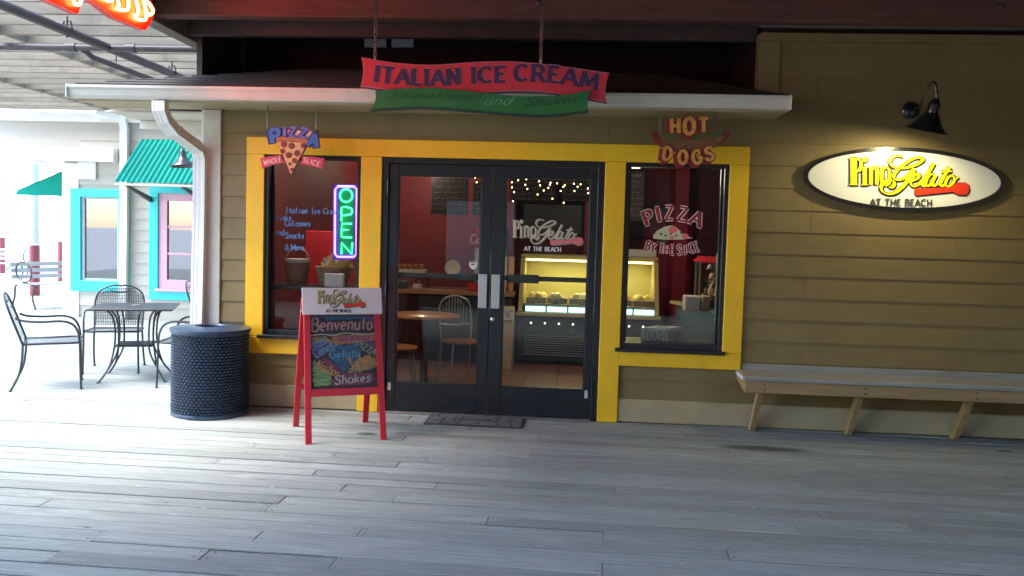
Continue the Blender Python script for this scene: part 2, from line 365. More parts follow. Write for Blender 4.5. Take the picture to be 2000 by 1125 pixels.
GL = {   # width, strokes, serif feet (x, y)
 'A': (.8, [[(0, 0), (.4, 1)], [(.4, 1), (.8, 0)], [(.15, .34), (.65, .34)]], [(0, 0), (.8, 0)]),
 'B': (.68, [[(.1, 0), (.1, 1)], [(.1, 1), (.36, 1)]+arc(.38, .77, .22, .23, 85, -90)+[(.1, .54)], [(.36, .54)]+arc(.4, .27, .27, .27, 85, -90)+[(.1, 0)]], [(.1, 0), (.1, 1)]),
 'C': (.76, [arc(.42, .5, .38, .5, 48, 312, 20)], []),
 'D': (.76, [[(.1, 0), (.1, 1)], [(.1, 1), (.3, 1)]+arc(.3, .5, .42, .5, 88, -88, 16)+[(.1, 0)]], [(.1, 0), (.1, 1)]),
 'E': (.62, [[(.1, 0), (.1, 1)], [(.1, 1), (.58, 1)], [(.1, .52), (.5, .52)], [(.1, 0), (.6, 0)]], [(.1, 0), (.1, 1)]),
 'G': (.8, [arc(.42, .5, .38, .5, 48, 330, 20), [(.45, .44), (.78, .44)], [(.76, .44), (.76, .1)]], []),
 'H': (.8, [[(.1, 0), (.1, 1)], [(.7, 0), (.7, 1)], [(.1, .5), (.7, .5)]], [(.1, 0), (.1, 1), (.7, 0), (.7, 1)]),
 'I': (.3, [[(.15, 0), (.15, 1)]], [(.15, 0), (.15, 1)]),
 'L': (.6, [[(.1, 0), (.1, 1)], [(.1, 0), (.58, 0)]], [(.1, 0), (.1, 1)]),
 'M': (1., [[(.08, 0), (.16, 1)], [(.16, 1), (.5, .1)], [(.5, .1), (.84, 1)], [(.84, 1), (.92, 0)]], [(.08, 0), (.92, 0)]),
 'N': (.8, [[(.1, 0), (.1, 1)], [(.1, 1), (.7, 0)], [(.7, 0), (.7, 1)]], [(.1, 0), (.1, 1), (.7, 1)]),
 'O': (.84, [arc(.42, .5, .38, .5, 90, 450, 24)], []),
 'P': (.66, [[(.1, 0), (.1, 1)], [(.1, 1), (.36, 1)]+arc(.37, .73, .26, .27, 85, -90)+[(.1, .46)]], [(.1, 0), (.1, 1)]),
 'R': (.74, [[(.1, 0), (.1, 1)], [(.1, 1), (.36, 1)]+arc(.37, .74, .25, .26, 85, -90)+[(.1, .48)], [(.38, .48), (.7, 0)]], [(.1, 0), (.1, 1), (.7, 0)]),
 'S': (.64, [smooth([(.58, .82), (.46, .96), (.3, 1), (.13, .92), (.09, .76), (.2, .6), (.42, .47), (.56, .32), (.53, .12), (.34, 0), (.16, .04), (.05, .2)])], []),
 'T': (.74, [[(.37, 0), (.37, 1)], [(.02, 1), (.72, 1)]], [(.37, 0)]),
 'U': (.76, [[(.1, 1), (.1, .3)]+arc(.38, .3, .28, .3, 180, 360)+[(.66, 1)]], [(.1, 1), (.66, 1)]),
 'W': (1.05, [[(.05, 1), (.3, 0)], [(.3, 0), (.53, .9)], [(.53, .9), (.76, 0)], [(.76, 0), (1, 1)]], []),
 'Y': (.74, [[(.05, 1), (.37, .48)], [(.37, .48), (.69, 1)], [(.37, .48), (.37, 0)]], [(.37, 0)]),
 'Z': (.7, [[(.06, 1), (.64, 1)], [(.64, 1), (.06, 0)], [(.06, 0), (.66, 0)]], []),
 'a': (.56, [arc(.27, .3, .22, .3, 70, 360, 14), [(.49, .6), (.49, .1), (.56, 0)]], []),
 'b': (.56, [[(.08, 1), (.08, 0)], arc(.28, .3, .2, .3, 180, -180, 14)], []),
 'c': (.5, [arc(.28, .3, .22, .3, 55, 310, 14)], []),
 'd': (.56, [arc(.27, .3, .22, .3, 60, 360, 14), [(.49, 1), (.49, 0)]], []),
 'e': (.54, [[(.07, .32), (.48, .34)]+arc(.27, .31, .21, .29, 5, 310, 16)], []),
 'g': (.54, [arc(.27, .32, .21, .28, 40, 400, 14), [(.48, .6), (.48, -.1)]+arc(.28, -.12, .2, .2, 0, -150, 8)], []),
 'h': (.54, [[(.08, 1), (.08, 0)], [(.08, .35)]+arc(.27, .4, .19, .2, 160, 0, 8)+[(.46, 0)]], []),
 'i': (.24, [[(.12, .6), (.12, 0)], [(.12, .8), (.12, .88)]], []),
 'k': (.5, [[(.08, 1), (.08, 0)], [(.44, .6), (.1, .28)], [(.2, .36), (.46, 0)]], []),
 'l': (.24, [[(.1, 1), (.1, .06), (.18, 0)]], []),
 'm': (.84, [[(.08, .6), (.08, 0)], [(.08, .4)]+arc(.25, .42, .17, .18, 160, 0, 8)+[(.42, 0)], [(.42, .4)]+arc(.59, .42, .17, .18, 160, 0, 8)+[(.76, 0)]], []),
 'n': (.54, [[(.08, .6), (.08, 0)], [(.08, .38)]+arc(.27, .4, .19, .2, 160, 0, 8)+[(.46, 0)]], []),
 'o': (.56, [arc(.28, .3, .22, .3, 90, 450, 16)], []),
 'r': (.4, [[(.08, .6), (.08, 0)], [(.08, .36)]+arc(.26, .42, .18, .18, 160, 50, 6)], []),
 's': (.46, [smooth([(.4, .5), (.28, .6), (.12, .56), (.1, .42), (.25, .32), (.38, .2), (.34, .05), (.2, 0), (.05, .08)])], []),
 't': (.4, [[(.2, .9), (.2, .1), (.3, 0)], [(.04, .62), (.38, .62)]], []),
 'u': (.54, [[(.08, .6), (.08, .2)]+arc(.27, .2, .19, .2, 180, 360, 8)+[(.46, .6)], [(.46, .6), (.46, 0)]], []),
 'v': (.5, [[(.05, .6), (.25, 0), (.45, .6)]], []),
 'y': (.5, [[(.05, .6), (.26, .05)], [(.46, .6), (.16, -.3)]], []),
 'z': (.48, [[(.05, .6), (.43, .6), (.05, 0), (.45, 0)]], []),
 '!': (.24, [[(.14, 1), (.12, .3)], [(.12, .1), (.12, .02)]], []),
 '&': (.7, [smooth([(.62, 0), (.2, .7), (.3, .98), (.45, .8), (.1, .3), (.25, 0), (.5, .1), (.66, .42)])], []),
 ' ': (.36, [], []),
}
def text_strokes(s, sp=.14, serif=0.0, slant=0.0, mono=0):
    x = 0; out = []
    for ch in s:
        w_, st, se = GL[ch]
        ox = x + ((mono-w_)/2 if mono else 0)
        for k in st: out.append(([(ox+p[0]+slant*p[1], p[1]) for p in k], 0))
        if serif:
            for (sx, sy) in se: out.append(([(ox+sx-serif+slant*sy, sy), (ox+sx+serif+slant*sy, sy)], 1))
        x += (mono or w_)+sp
    return out, x-sp
def lettering(name, s, p0, p1, h, mp, d, mt, parent, thin=.05, thick=.05, serif=0.0, sp=.14, bow=0.0, slant=0.0, mono=0, rot=True, widen=0.0, shift=(0, 0), tilt=.35, b=None, lift0=.0002, taper=None, noserifbar=False):
    """s written from p0 to p1 (baseline, in the map's own 2D units), h cap height; y of the map grows downward if h is negative-up"""
    st, W = text_strokes(s, sp, serif, slant, mono)
    mb = b or MB(); sgn = 1
    def place(u, v):
        t = u/W; x = p0[0]+(p1[0]-p0[0])*t; y = p0[1]+(p1[1]-p0[1])*t
        nx, ny = 0, -1
        dx, dy = p1[0]-p0[0], p1[1]-p0[1]; l = math.hypot(dx, dy)
        y -= bow*4*t*(1-t)
        if rot:
            dy2 = dy - bow*4*(1-2*t); l2 = math.hypot(dx, dy2); nx, ny = dy2/l2, -dx/l2
        hh = h*(1 + (taper or 0)*(t-.5))
        return (x+nx*v*hh+shift[0], y+ny*v*hh+shift[1])
    tx, ty = math.sin(tilt), -math.cos(tilt)
    for k, (pts, ser) in enumerate(st):
        pts = rsm(pts, .25); ws = []
        for i in range(len(pts)):
            a = pts[max(i-1, 0)]; c = pts[min(i+1, len(pts)-1)]; dx, dy = c[0]-a[0], c[1]-a[1]; l = math.hypot(dx, dy) or 1
            dd = abs((dx*tx+dy*ty)/l)**2.2
            ws.append(((thin*.9 if ser else thin+(thick-thin)*dd)+widen)*abs(h)*.5)
        # lengthen ends a little so joints close
        mb.ribbon([place(*p) for p in pts], ws, mp, d, lift=lift0*((k % 7)+1))
    if b is None: return mb.build(name, mt, parent)
def letters(name, s_, p0, p1, h, mp, d, mt, parent, bow=0, **kw):
    """each letter of s_ as a part of its own"""
    sp_ = kw.pop('sp', .14); tot = sum(GL[c][0] for c in s_)+sp_*(len(s_)-1); u = 0
    for c in s_:
        a, b = u/tot, (u+GL[c][0])/tot; u += GL[c][0]+sp_
        if c == ' ': continue
        f = lambda t: (p0[0]+(p1[0]-p0[0])*t, p0[1]+(p1[1]-p0[1])*t-bow*4*t*(1-t))
        lettering(name, c, f(a), f(b), h, mp, d, mt, parent, sp=0, **kw)
def strokes(name, lst, mp, d, mt, parent, b=None, lift0=.0002, widen=0, wsc=1.0):
    mb = b or MB()
    for k, (pts, wid) in enumerate(lst):
        P = smooth(pts, 6); n = len(P)
        if callable(wid): ws = [wid(i/(n-1), P, i) for i in range(n)]
        elif isinstance(wid, tuple):   # calligraphic thin, thick
            ws = []
            for i in range(n):
                a = P[max(i-1, 0)]; c = P[min(i+1, n-1)]; dx, dy = c[0]-a[0], c[1]-a[1]; l = math.hypot(dx, dy) or 1
                dd = abs((dx*.45-dy*.89)/l)**2
                ws.append(wid[0]+(wid[1]-wid[0])*dd)
        else: ws = [wid]*n
        mb.ribbon(P, [q*wsc+widen for q in ws], mp, d, lift=lift0*((k % 7)+1))
    if b is None: return mb.build(name, mt, parent)
def ell(cx, cyy, rx, ry, n=28, a0=0): return [(cx+rx*math.cos(a0+2*math.pi*i/n), cyy+ry*math.sin(a0+2*math.pi*i/n)) for i in range(n)]
def px(Y): return lambda x, y: AT(x, y, Y)

# the shop's logo in its own units (x right, y down), about 1490 x 615
LOGO_PINO = [([(168, 250), (168, 562)], 40), ([(205, 252), (248, 275), (256, 325), (245, 380), (200, 402)], (12, 24)), ([(118, 246), (222, 246)], 8), ([(118, 564), (218, 564)], 8),
             ([(302, 352), (302, 565)], 26), ([(262, 356), (320, 356)], 7), ([(265, 568), (340, 568)], 7),
             ([(378, 350), (378, 568)], 24), ([(395, 375), (425, 350), (448, 372), (450, 460), (450, 568)], (14, 24)),
             ([(556, 352), (512, 385), (506, 462), (514, 545), (556, 575)], (10, 26)), ([(556, 352), (598, 385), (604, 462), (596, 545), (556, 575)], (10, 24))]
LOGO_DOT = (305, 262, 33)
LOGO_GEL = [([(772, 232), (715, 214), (650, 226), (612, 272), (622, 330), (690, 366), (800, 362), (900, 336), (985, 290), (1012, 255), (975, 238), (890, 252), (780, 318), (690, 400), (655, 470), (690, 508), (760, 496), (840, 440), (905, 372)], (8, 21)),
            ([(905, 372), (850, 480), (770, 585), (680, 660), (595, 682), (525, 655), (502, 600), (530, 548), (590, 512), (645, 520), (662, 560), (635, 596), (600, 600)], (8, 24)),
            ([(868, 525), (940, 494), (968, 450), (940, 432), (893, 468), (864, 535), (885, 585), (945, 572), (1005, 515)], (8, 18)),
            ([(1145, 305), (1080, 420), (1020, 520), (1002, 565), (1022, 584), (1062, 562)], (11, 21)),
            ([(1150, 452), (1108, 440), (1062, 490), (1048, 560), (1075, 582), (1120, 545), (1160, 462)], (8, 18)), ([(1172, 445), (1135, 520), (1122, 565), (1145, 582), (1185, 560)], (9, 20)),
            ([(1338, 352), (1275, 455), (1222, 555), (1240, 584), (1285, 565)], (10, 20)), ([(1235, 412), (1300, 400), (1368, 404)], 11),
            ([(1368, 452), (1318, 482), (1288, 550), (1310, 588), (1362, 565), (1400, 500), (1368, 452)], (9, 18)), ([(1385, 498), (1420, 495), (1445, 470)], 10)]
def spoon_poly(g=0):
    return ([(905-g, 640), (915, 612-g), (1000, 612-g), (1370, 598-g), (1405, 556-g), (1440, 543-g), (1530, 543-g), (1565+g, 565), (1578+g, 620), (1562+g, 672), (1525, 694+g), (1440, 690+g), (1375, 655+g), (1000, 694+g), (940, 700+g), (910-g, 675)])
def logo(name, parent, lm, d, depth0, mats, sub='AT THE BEACH', serif=0, shadow=None, wsc=1.0):
    """lm maps logo units to 3D; d back vector (unit, pointing away from the viewer)"""
    D = V(d)
    def sh(dx, dy, back): return lambda x, y: V(lm(x+dx, y+dy)) + D*back
    T = D*depth0
    if shadow:
        mb = MB(); f = sh(16, 12, .0); strokes('', LOGO_PINO+LOGO_GEL, f, T*.3, None, None, b=mb, lift0=.00004, widen=8, wsc=wsc)
        mb.prism([f(*p) for p in ell(*LOGO_DOT[:2], LOGO_DOT[2]+9, LOGO_DOT[2]+9)], T*.3); mb.prism([f(*p) for p in spoon_poly(8)], T*.3)
        mb.build('logo_shadow', shadow, parent)
    f = sh(0, 0, -depth0*1.2-.0006)
    mb = MB(); strokes('', LOGO_PINO+LOGO_GEL, f, T, None, None, b=mb, lift0=.00008, wsc=wsc); mb.prism([f(*p) for p in ell(LOGO_DOT[0], LOGO_DOT[1], LOGO_DOT[2], LOGO_DOT[2])], T)
    mb.build('logo_lettering', mats[0], parent)
    g = sh(0, 0, -depth0*1.2-.0012); MB().prism([g(*p) for p in spoon_poly()], T).build('logo_spoon', mats[1], parent)
    k = sh(0, 0, -depth0*.4-.0006)
    lettering('logo_subtitle', sub, (372, 822), (1128, 828), 80 if not serif else 78, k, T*.5, mats[2], parent, thin=.16 if not serif else .11, thick=.22 if not serif else .27, serif=serif, sp=.13)

# ================================================================== THE SETTING
# ---- deck: boards along X; near boards one by one, far ones joined
deck = empty('deck'); tag(deck, kind='structure')
PITCHB = .1445; rows = []
y = -4.9; k = 0
while y < .1: rows.append(y); y += PITCHB
def splits(x0, x1, lo, hi):
    xs = [x0]; x = x0+random.uniform(.4, hi)
    while x < x1-.5: xs.append(x); x += random.uniform(lo, hi)
    xs.append(x1); return xs
known = {}; SCR = MB()
for (qx, qy) in ((225, 1045), (560, 985), (430, 1082), (105, 1105), (675, 1108), (720, 1048), (790, 970), (1200, 1040), (575, 975), (690, 948), (845, 895), (1212, 948), (1440, 1070), (1205, 1110), (975, 1008), (540, 995), (630, 920), (655, 895), (505, 870), (1585, 950)):
    p = ATZ(qx, qy, 0); known.setdefault(int((p.y-rows[0])//PITCHB), []).append(p.x)
for i, yy in enumerate(rows):
    if i in known:
        xs = [-7.5]+sorted(known[i])
        while xs[1]-xs[0] > 4.2: xs.insert(1, xs[1]-random.uniform(2.6, 3.7))
        while xs[-1] < 5.2: xs.append(xs[-1]+random.uniform(2.6, 3.7))
        xs = [x for j, x in enumerate(xs) if j == 0 or x-xs[j-1] > .3]
    else: xs = splits(-7.5, 7.5, 2.4, 4.2)
    for a, b in zip(xs, xs[1:]):
        dz = random.uniform(-.0025, .002); dy = random.uniform(-.0012, .0012); sk = random.uniform(-.0015, .0015)
        g = .007+random.uniform(0, .012)
        mb = MB().cbox(a+.0013, b-.0013, yy+g/2+dy, yy+PITCHB-g/2+dy, -.0316, dz, .0025)
        for v_ in mb.v: v_.z += sk*((v_.x-a)/(b-a)-.5)*2
        mb.build('deck_board', M['deck'], deck)
        for xe in (a+.028, b-.028):
            for ye in (yy+.03, yy+PITCHB-.03):
                SCR.lathe([(.0045, dz-.002), (.0042, dz+.0012)], (xe+random.uniform(-.006, .006), ye+random.uniform(-.005, .005), 0), 7)
tag(SCR.build('deck_screws', M['darksteel'], deck), kind='stuff')
mb = MB()
y = rows[-1]+PITCHB
while y < 12.5:
    x1 = -2.52 if y < 6.1 else -5.0
    xs = splits(-15, x1, 2.4, 4.5)
    for a, b in zip(xs, xs[1:]): mb.box(a+.002, b-.002, y+.002, y+PITCHB-.002, -.03, random.uniform(-.002, .001))
    y += PITCHB
tag(mb.build('far_deck_boards', M['deck'], deck), kind='stuff')
mb = MB(); y = -10.5
while y < -4.95:
    mb.box(-15, 8, y+.002, y+PITCHB-.002, -.03, 0); y += PITCHB
y = -4.9
while y < .1:
    mb.box(-15, -7.504, y+.002, y+PITCHB-.002, -.03, 0); y += PITCHB
tag(mb.build('outer_deck_boards', M['deck'], deck), kind='stuff')
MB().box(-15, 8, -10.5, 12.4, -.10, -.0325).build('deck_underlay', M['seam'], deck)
MB().box(-7.49, 7.49, -4.89, .09, -.0318, -.0058).build('seam_shade', M['seam'], deck)  # dark fill raised into the board gaps, standing in for their shade
deck.rotation_euler.z = math.radians(-1.2)
mb = MB().box(-400, 400, -400, 400, -.30, -.13); tag(mb.build('ground', M['ground']), kind='structure')

# ---- upper deck above (ceiling): joists on the left, dark girder and planks over the shop
ceil = empty('upper_deck'); tag(ceil, kind='structure')
JZ = 3.33
for i in range(17):
    yy = -.28+i*.406
    MB().cbox(-9.2, -2.86, yy, yy+.04, JZ+random.uniform(-.004, .004), JZ+.235, .004).build('joist', M['joist'], ceil)
for xb in (-6.9, -5.0):
    for i in range(16):
        yy = -.28+i*.406
        MB().cbox(xb, xb+.04, yy+.042, yy+.404, JZ+.01, JZ+.233, .003).build('joist_blocking', M['joist'], ceil)
MB().cbox(-2.86, -2.72, -6.4, 6.5, JZ-.19, JZ+.27, .006).build('edge_beam', M['joist'], ceil)
MB().box(-2.718, 8, -6.4, 6.5, JZ+.2, JZ+.27).build('ceiling_shade_sheet', M['ceilwood'], ceil)
MB().box(-8, -2.862, -6.4, -3.35, JZ+.2, JZ+.27).build('ceiling_shade_sheet', M['ceilwood'], ceil)  # unseen cover, added to hold light off the near left deck
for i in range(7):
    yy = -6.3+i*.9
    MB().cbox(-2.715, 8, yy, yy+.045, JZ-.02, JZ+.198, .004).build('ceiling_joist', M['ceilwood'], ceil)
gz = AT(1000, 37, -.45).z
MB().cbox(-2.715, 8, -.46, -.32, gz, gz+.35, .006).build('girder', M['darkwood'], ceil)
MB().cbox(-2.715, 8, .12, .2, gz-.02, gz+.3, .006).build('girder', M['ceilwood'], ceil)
for xb in (.2, 3.6):   # bolts and splice seam of the girder
    MB().lathe([(.018, 0), (.018, .012), (.008, .018)], (xb+.12, -.462, gz+.12), 10, (0, -1, 0)).build('bolt', M['darksteel'], ceil)

# ---- the shop building
shop = thing('gelato_shop', 'taupe clapboard shop with yellow framed door and windows under the low gutter', 'building')
mb = MB()
for (a, b, z0, z1) in ((-2.48, -1.965, 0, 2.5), (-1.965, -1.135, 0, .605), (-1.135, -.957, 0, 2.5), (-1.965, -1.135, 2.15, 2.5), (-.957, .882, 2.15, 2.5), (.882, 1.049, 0, 2.5), (1.049, 1.888, 0, .605), (1.049, 1.888, 2.15, 2.5), (1.888, 2.08, 0, 2.5)):
    mb.box(a, b, .001, .11, z0, z1)
mb.box(2.08, 8, .001, .11, 0, 3.2)
mb.box(-2.48, -2.37, .112, 5.4, 0, 2.5); mb.box(7.9, 8, .112, 5.4, 0, 2.8)
mb.build('wall', M['siding'], shop)
E_, Z0 = .178, 1.7905
def plank(x0, x1, zb, e=E_):
    mb = MB(); jit = random.uniform(-.0008, .0008); zb += jit
    sec = [(-.0195, zb), (-.009, zb-.0), (-.0005, zb+e+.008), (-.008, zb+e+.008)]
    P = [(x0, y_, z_) for y_, z_ in sec]+[(x1, y_, z_) for y_, z_ in sec]
    mb.add(P, [(0, 1, 2, 3), (7, 6, 5, 4), (0, 4, 5, 1), (1, 5, 6, 2), (2, 6, 7, 3), (3, 7, 4, 0)])
    mb.build('siding_board', M['siding'], shop)
JOINT = {}
def run(x0, x1, zb, e=E_):
    xs = [x0]
    if x1-x0 > 3: xs.append(random.choice((2.53, 2.55, 4.6, 5.1, 3.7)) if x0 > 0 else random.choice((-.4, .9, -1.3)))
    if xs[-1] <= x0+.2: xs = [x0]
    xs.append(x1)
    for a, b in zip(xs, xs[1:]): plank(a+.001, b-.001, zb, e)
for k in range(-8, 9):
    zb = Z0-k*E_
    if zb > 2.49: 
        if zb+E_ < 3.2: run(2.245, 7.9, zb)
    elif zb > 2.14: run(-2.345, 7.9, zb)
    elif zb > .53: run(-2.345, -2.0, zb); run(1.93, 7.9, zb)
    else:
        run(-2.345, -1.0, zb); run(.95, 7.9, zb)
run(-2.345, -1.0, .2, .1665); run(.95, 7.9, .2, .1665)
for a, b in ((-2.345, -1.138), (1.052, 7.9)):
    MB().cbox(a, b, -.034, 0, .012, .2, .004).build('base_board', M['base'], shop)
MB().cbox(-2.485, -2.345, -.034, .02, .0, 2.51, .004).build('corner_board', M['cream'], shop)
MB().cbox(-2.512, -2.4851, -.034, .11, .0, 2.51, .004).build('corner_board', M['white'], shop)
MB().cbox(2.085, 2.243, -.034, 0, 2.5, 3.13, .004).build('corner_board', M['siding'], shop)
MB().cbox(2.085, 8, -.04, 0, 3.132, 3.2, .004).build('frieze_board', M['siding'], shop)
MB().tube([(2.05, -.09, gz+.055), (8, -.09, gz+.055)], .017, 8).build('conduit', M['darksteel'], shop, True)
# yellow casing
for (a, b, z0, z1) in ((-2.115, 2.038, 2.147, 2.29), (-2.115, -1.962, .612, 2.146), (-2.115, -1.139, .466, .611), (-1.138, -.96, .004, 2.146), (.885, 1.052, .004, 2.146), (1.053, 2.038, .478, .611), (1.885, 2.038, .612, 2.146)):
    MB().cbox(a, b, -.048, 0, z0, z1, .004).build('window_casing' if z0 > .1 else 'door_casing', M['yellow'], shop)
# windows
def shopwin(x0, x1, z0, z1):
    fr = .034
    mb = MB()
    mb.cbox(x0, x0+fr, -.022, .11, z0, z1, .003); mb.cbox(x1-fr, x1, -.022, .11, z0, z1, .003)
    mb.cbox(x0+fr, x1-fr, -.0215, .1095, z1-fr*.9, z1, .003); mb.cbox(x0+fr, x1-fr, -.0215, .1095, z0, z0+fr*1.6, .003)
    mb.cbox(x0+fr, x0+fr+.018, .05, .09, z0+fr, z1-fr*.8, .002); mb.cbox(x1-fr-.018, x1-fr, .05, .09, z0+fr, z1-fr*.8, .002)
    wdw = mb.build('window', M['black'], shop)
    MB().box(x0+fr-.004, x1-fr+.004, .068, .074, z0+fr, z1-fr*.8+.004).build('window_glass', M['glass'], wdw)
    MB().cbox(x0-.04, x1+.02, -.078, -.02, z0-.014, z0+.016, .004).build('window_sill', M['black'], wdw)
    return wdw
winL = shopwin(-1.962, -1.139, .612, 2.146); winR = shopwin(1.053, 1.885, .612, 2.146)
# doors
mb = MB(); mb.cbox(-.959, -.905, -.03, .09, .0, 2.146, .003); mb.cbox(.83, .884, -.03, .09, .0, 2.146, .003); mb.cbox(-.905, .83, -.0295, .0895, 2.098, 2.146, .003)
mb.build('door_frame', M['black'], shop)
MB().cbox(-.905, .83, -.06, .09, .001, .02, .004).build('threshold', M['steel'], shop)
def door(x0, x1, hinge):
    gx0, gx1 = (x0+.078, x1-.088) if hinge < 0 else (x0+.112, x1-.062)
    mb = MB(); mb.cbox(x0, gx0, -.012, .032, .022, 2.094, .003); mb.cbox(gx1, x1, -.012, .032, .022, 2.094, .003)
    mb.cbox(gx0, gx1, -.0115, .0315, 1.995, 2.094, .003); mb.cbox(gx0, gx1, -.0115, .0315, .022, .264, .003)
    mb.box(gx0, gx0+.008, -.006, .026, .264, 1.995); mb.box(gx1-.008, gx1, -.006, .026, .264, 1.995)
    dr = mb.build('door', M['black'], shop)
    MB().box(gx0-.004, gx1+.004, .006, .012, .262, 1.997).build('door_glass', M['glass'], dr)
    hx = x1-.052 if hinge < 0 else x0+.052
    mb = MB(); mb.cbox(hx-.036, hx+.036, -.062, -.05, .915, 1.20, .003)
    for zz in (.95, 1.165): mb.cbox(hx-.012, hx+.012, -.05, -.012, zz-.012, zz+.012, .002)
    mb.cbox(hx-.036, hx-.026, -.0515, -.03, .92, 1.195, .002) ; mb.cbox(hx+.026, hx+.036, -.0515, -.03, .92, 1.195, .002)
    mb.build('pull_handle', M['steel'], dr)
    MB().cbox(gx0+.004, gx1-.004, .05, .075, 1.148, 1.188, .004).build('push_bar', M['darksteel'], dr)
    if hinge > 0:
        MB().cbox(gx0+.03, gx0+.29, .045, .09, 1.13, 1.20, .006).build('push_bar_housing', M['darksteel'], dr)
        MB().lathe([(.02, 0), (.02, .008), (.012, .014)], (hx-.02, -.012, .82), 14, (0, -1, 0)).build('lock_cylinder', M['steel'], dr)
    else:
        MB().cbox(gx1-.2, gx1-.02, .045, .085, 1.135, 1.195, .006).build('push_bar_housing', M['darksteel'], dr)
    px_ = x0+.02 if hinge < 0 else x1-.05
    mb = MB().cbox(px_, px_+.026, -.016, -.012, .19, .255, .001); mb.lathe([(.005, 0), (.004, .003)], (px_+.013, -.016, .225), 8, (0, -1, 0)); mb.build('rail_plate', M['plate'], dr)
    for zz in (.28, 1.05, 1.9):
        xx = x0-.014 if hinge < 0 else x1+.0
        MB().tube([(xx+.007, -.034, zz-.06), (xx+.007, -.034, zz+.06)], .008, 8).build('hinge', M['black'], dr)
    return dr
doorL = door(-.903, -.041, -1); doorR = door(-.037, .828, 1)
# NPFT shield sticker, logo on the right door
Ys = .0045
mb = MB(); p_ = px(Ys); mb.prism([p_(x, y) for x, y in ((917, 511), (932, 510), (932, 519), (929, 524), (924, 527), (919, 523), (916, 518))], (0, .001, 0)); mb.build('shield_sticker', M['vinylwhite'], doorL)
mb = MB().prism([AT(x, y, Ys-.0006) for x, y in ((918.5, 516.5), (923, 515.2), (930, 516), (926, 517.5), (922, 518.5))], (0, .0005, 0)); mb.prism([AT(x, y, Ys-.0006) for x, y in ((919, 512), (930, 511.5), (930, 513), (919, 513.5))], (0, .0005, 0)); mb.build('sticker_print', M['logoblack'], doorL)
def lm_door(x, y): return AT(1000+(x-118)/1460*138, 427+(y-215)/610*62+(x-118)/1460*3.2, Ys)
logo('logo', doorR, lm_door, (0, 1, 0), .0006, (M['vinyl'], M['vinylpink'], M['vinylwhite']), serif=.09, shadow=M['vinylgrey'], wsc=.62)
# pizza-by-the-slice vinyl on the right window
pw = px(.0665); D1 = (0, .0008, 0); pw2 = px(.0658); pw3 = px(.0651)
for nm, mt_, wd, pf in (('vinyl_letter_outline', M['vinylwhite'], .12, pw), ('vinyl_letter', M['vinylred'], 0, pw2)):
    letters(nm, 'PIZZA', (1262, 440), (1366, 443), 26, pf, D1, mt_, winR, thin=.13, thick=.30, serif=.17, sp=.26, bow=13, widen=wd, lift0=.00004)
    letters(nm, 'BY THE SLICE', (1259, 487), (1367, 489), 17.5, pf, D1, mt_, winR, thin=.16, thick=.2, sp=.15, bow=-9, widen=wd*1.3, lift0=.00004)
mb = MB().prism([pw(x, y) for x, y in ((1276, 466), (1275, 461), (1283, 451), (1297, 443), (1312, 440), (1322, 445), (1333, 456), (1345, 462), (1353, 465), (1330, 468), (1295, 468))], D1); mb.build('vinyl_slice', M['vinyl'], winR)
mb = MB()
for (a, b_, c, d_) in ((1314, 449, 9, 6.5), (1338, 461, 7, 5), (1313, 464, 6, 2.6)): mb.prism([pw2(*q) for q in ell(a, b_, c, d_, 16)], D1)
mb.build('vinyl_pepperoni', M['vinylpink'], winR)
mb = MB()
for (a, b_) in ((1291, 457), (1300, 460), (1321, 460), (1331, 455), (1310, 457)): mb.prism([pw3(*q) for q in ell(a, b_, 2.6, 2.2, 10)], D1)
mb.prism([pw(x, y) for x, y in ((1282, 471), (1305, 470), (1300, 474), (1284, 475))], D1)
mb.build('vinyl_olives', mat('vinyl_olive', (.10, .10, .015), .6, var=0), winR)
# blue typewriter vinyl on the left window
mb = MB(); pl = px(.0665)
for s_, x0, y0 in (('Italian', 557, 416), ('Ice', 607, 417.2), ('Cream', 632, 417.7), ('Calzones', 557, 441), ('Snacks', 557, 465), ('&', 557, 488), ('More', 569.5, 488.2), ('Drinks', 532, 430), ('and', 537, 459)):
    mb = MB(); n_ = len(s_); lettering('', s_, (x0, y0), (x0+n_*6.25, y0+n_*.14), 11, pl, D1, None, None, thin=.15, thick=.19, serif=.12, mono=.62, sp=.0, b=mb, lift0=.00003); mb.build('vinyl_word', M['vinylblue'], winL)

# ---- roof, gutter, soffit
GY = -.5
mb = MB()
e = [V((-3.36, GY+.03, 2.63)), V((2.22, GY+.03, 2.63)), V((2.22, 3.2, 2.63)), V((-3.36, 3.2, 2.63))]
rg = [V((-1.9, 1.05, 3.06)), V((1.35, 1.05, 3.06))]
t_ = V((0, 0, .035))
mb.add(e+rg, [(0, 1, 5, 4), (1, 2, 5), (2, 3, 4, 5), (3, 0, 4), (3, 2, 1, 0)])
roof = mb.build('roof', M['roof'], shop)
mb = MB()   # shingle courses as thin lapped strips on the front slope
nC = 9
for i in range(nC):
    t0 = i/nC; t1 = (i+1)/nC+.02
    a0 = e[0].lerp(rg[0], t0); b0 = e[1].lerp(rg[1], t0); a1 = e[0].lerp(rg[0], min(1, t1)); b1 = e[1].lerp(rg[1], min(1, t1))
    up_ = V((0, -.003, .012)); lo = V((0, -.001, .004))
    mb.add([a0+up_, b0+up_, b1+lo, a1+lo, a0+lo*.2, b0+lo*.2], [(0, 1, 2, 3), (4, 5, 1, 0)])
mb.build('shingle_courses', M['roof'], roof)
MB().cbox(-3.36, 2.22, GY+.035, GY+.065, 2.505, 2.625, .003).build('fascia', M['base'], shop)
mb = MB()   # K-style gutter section
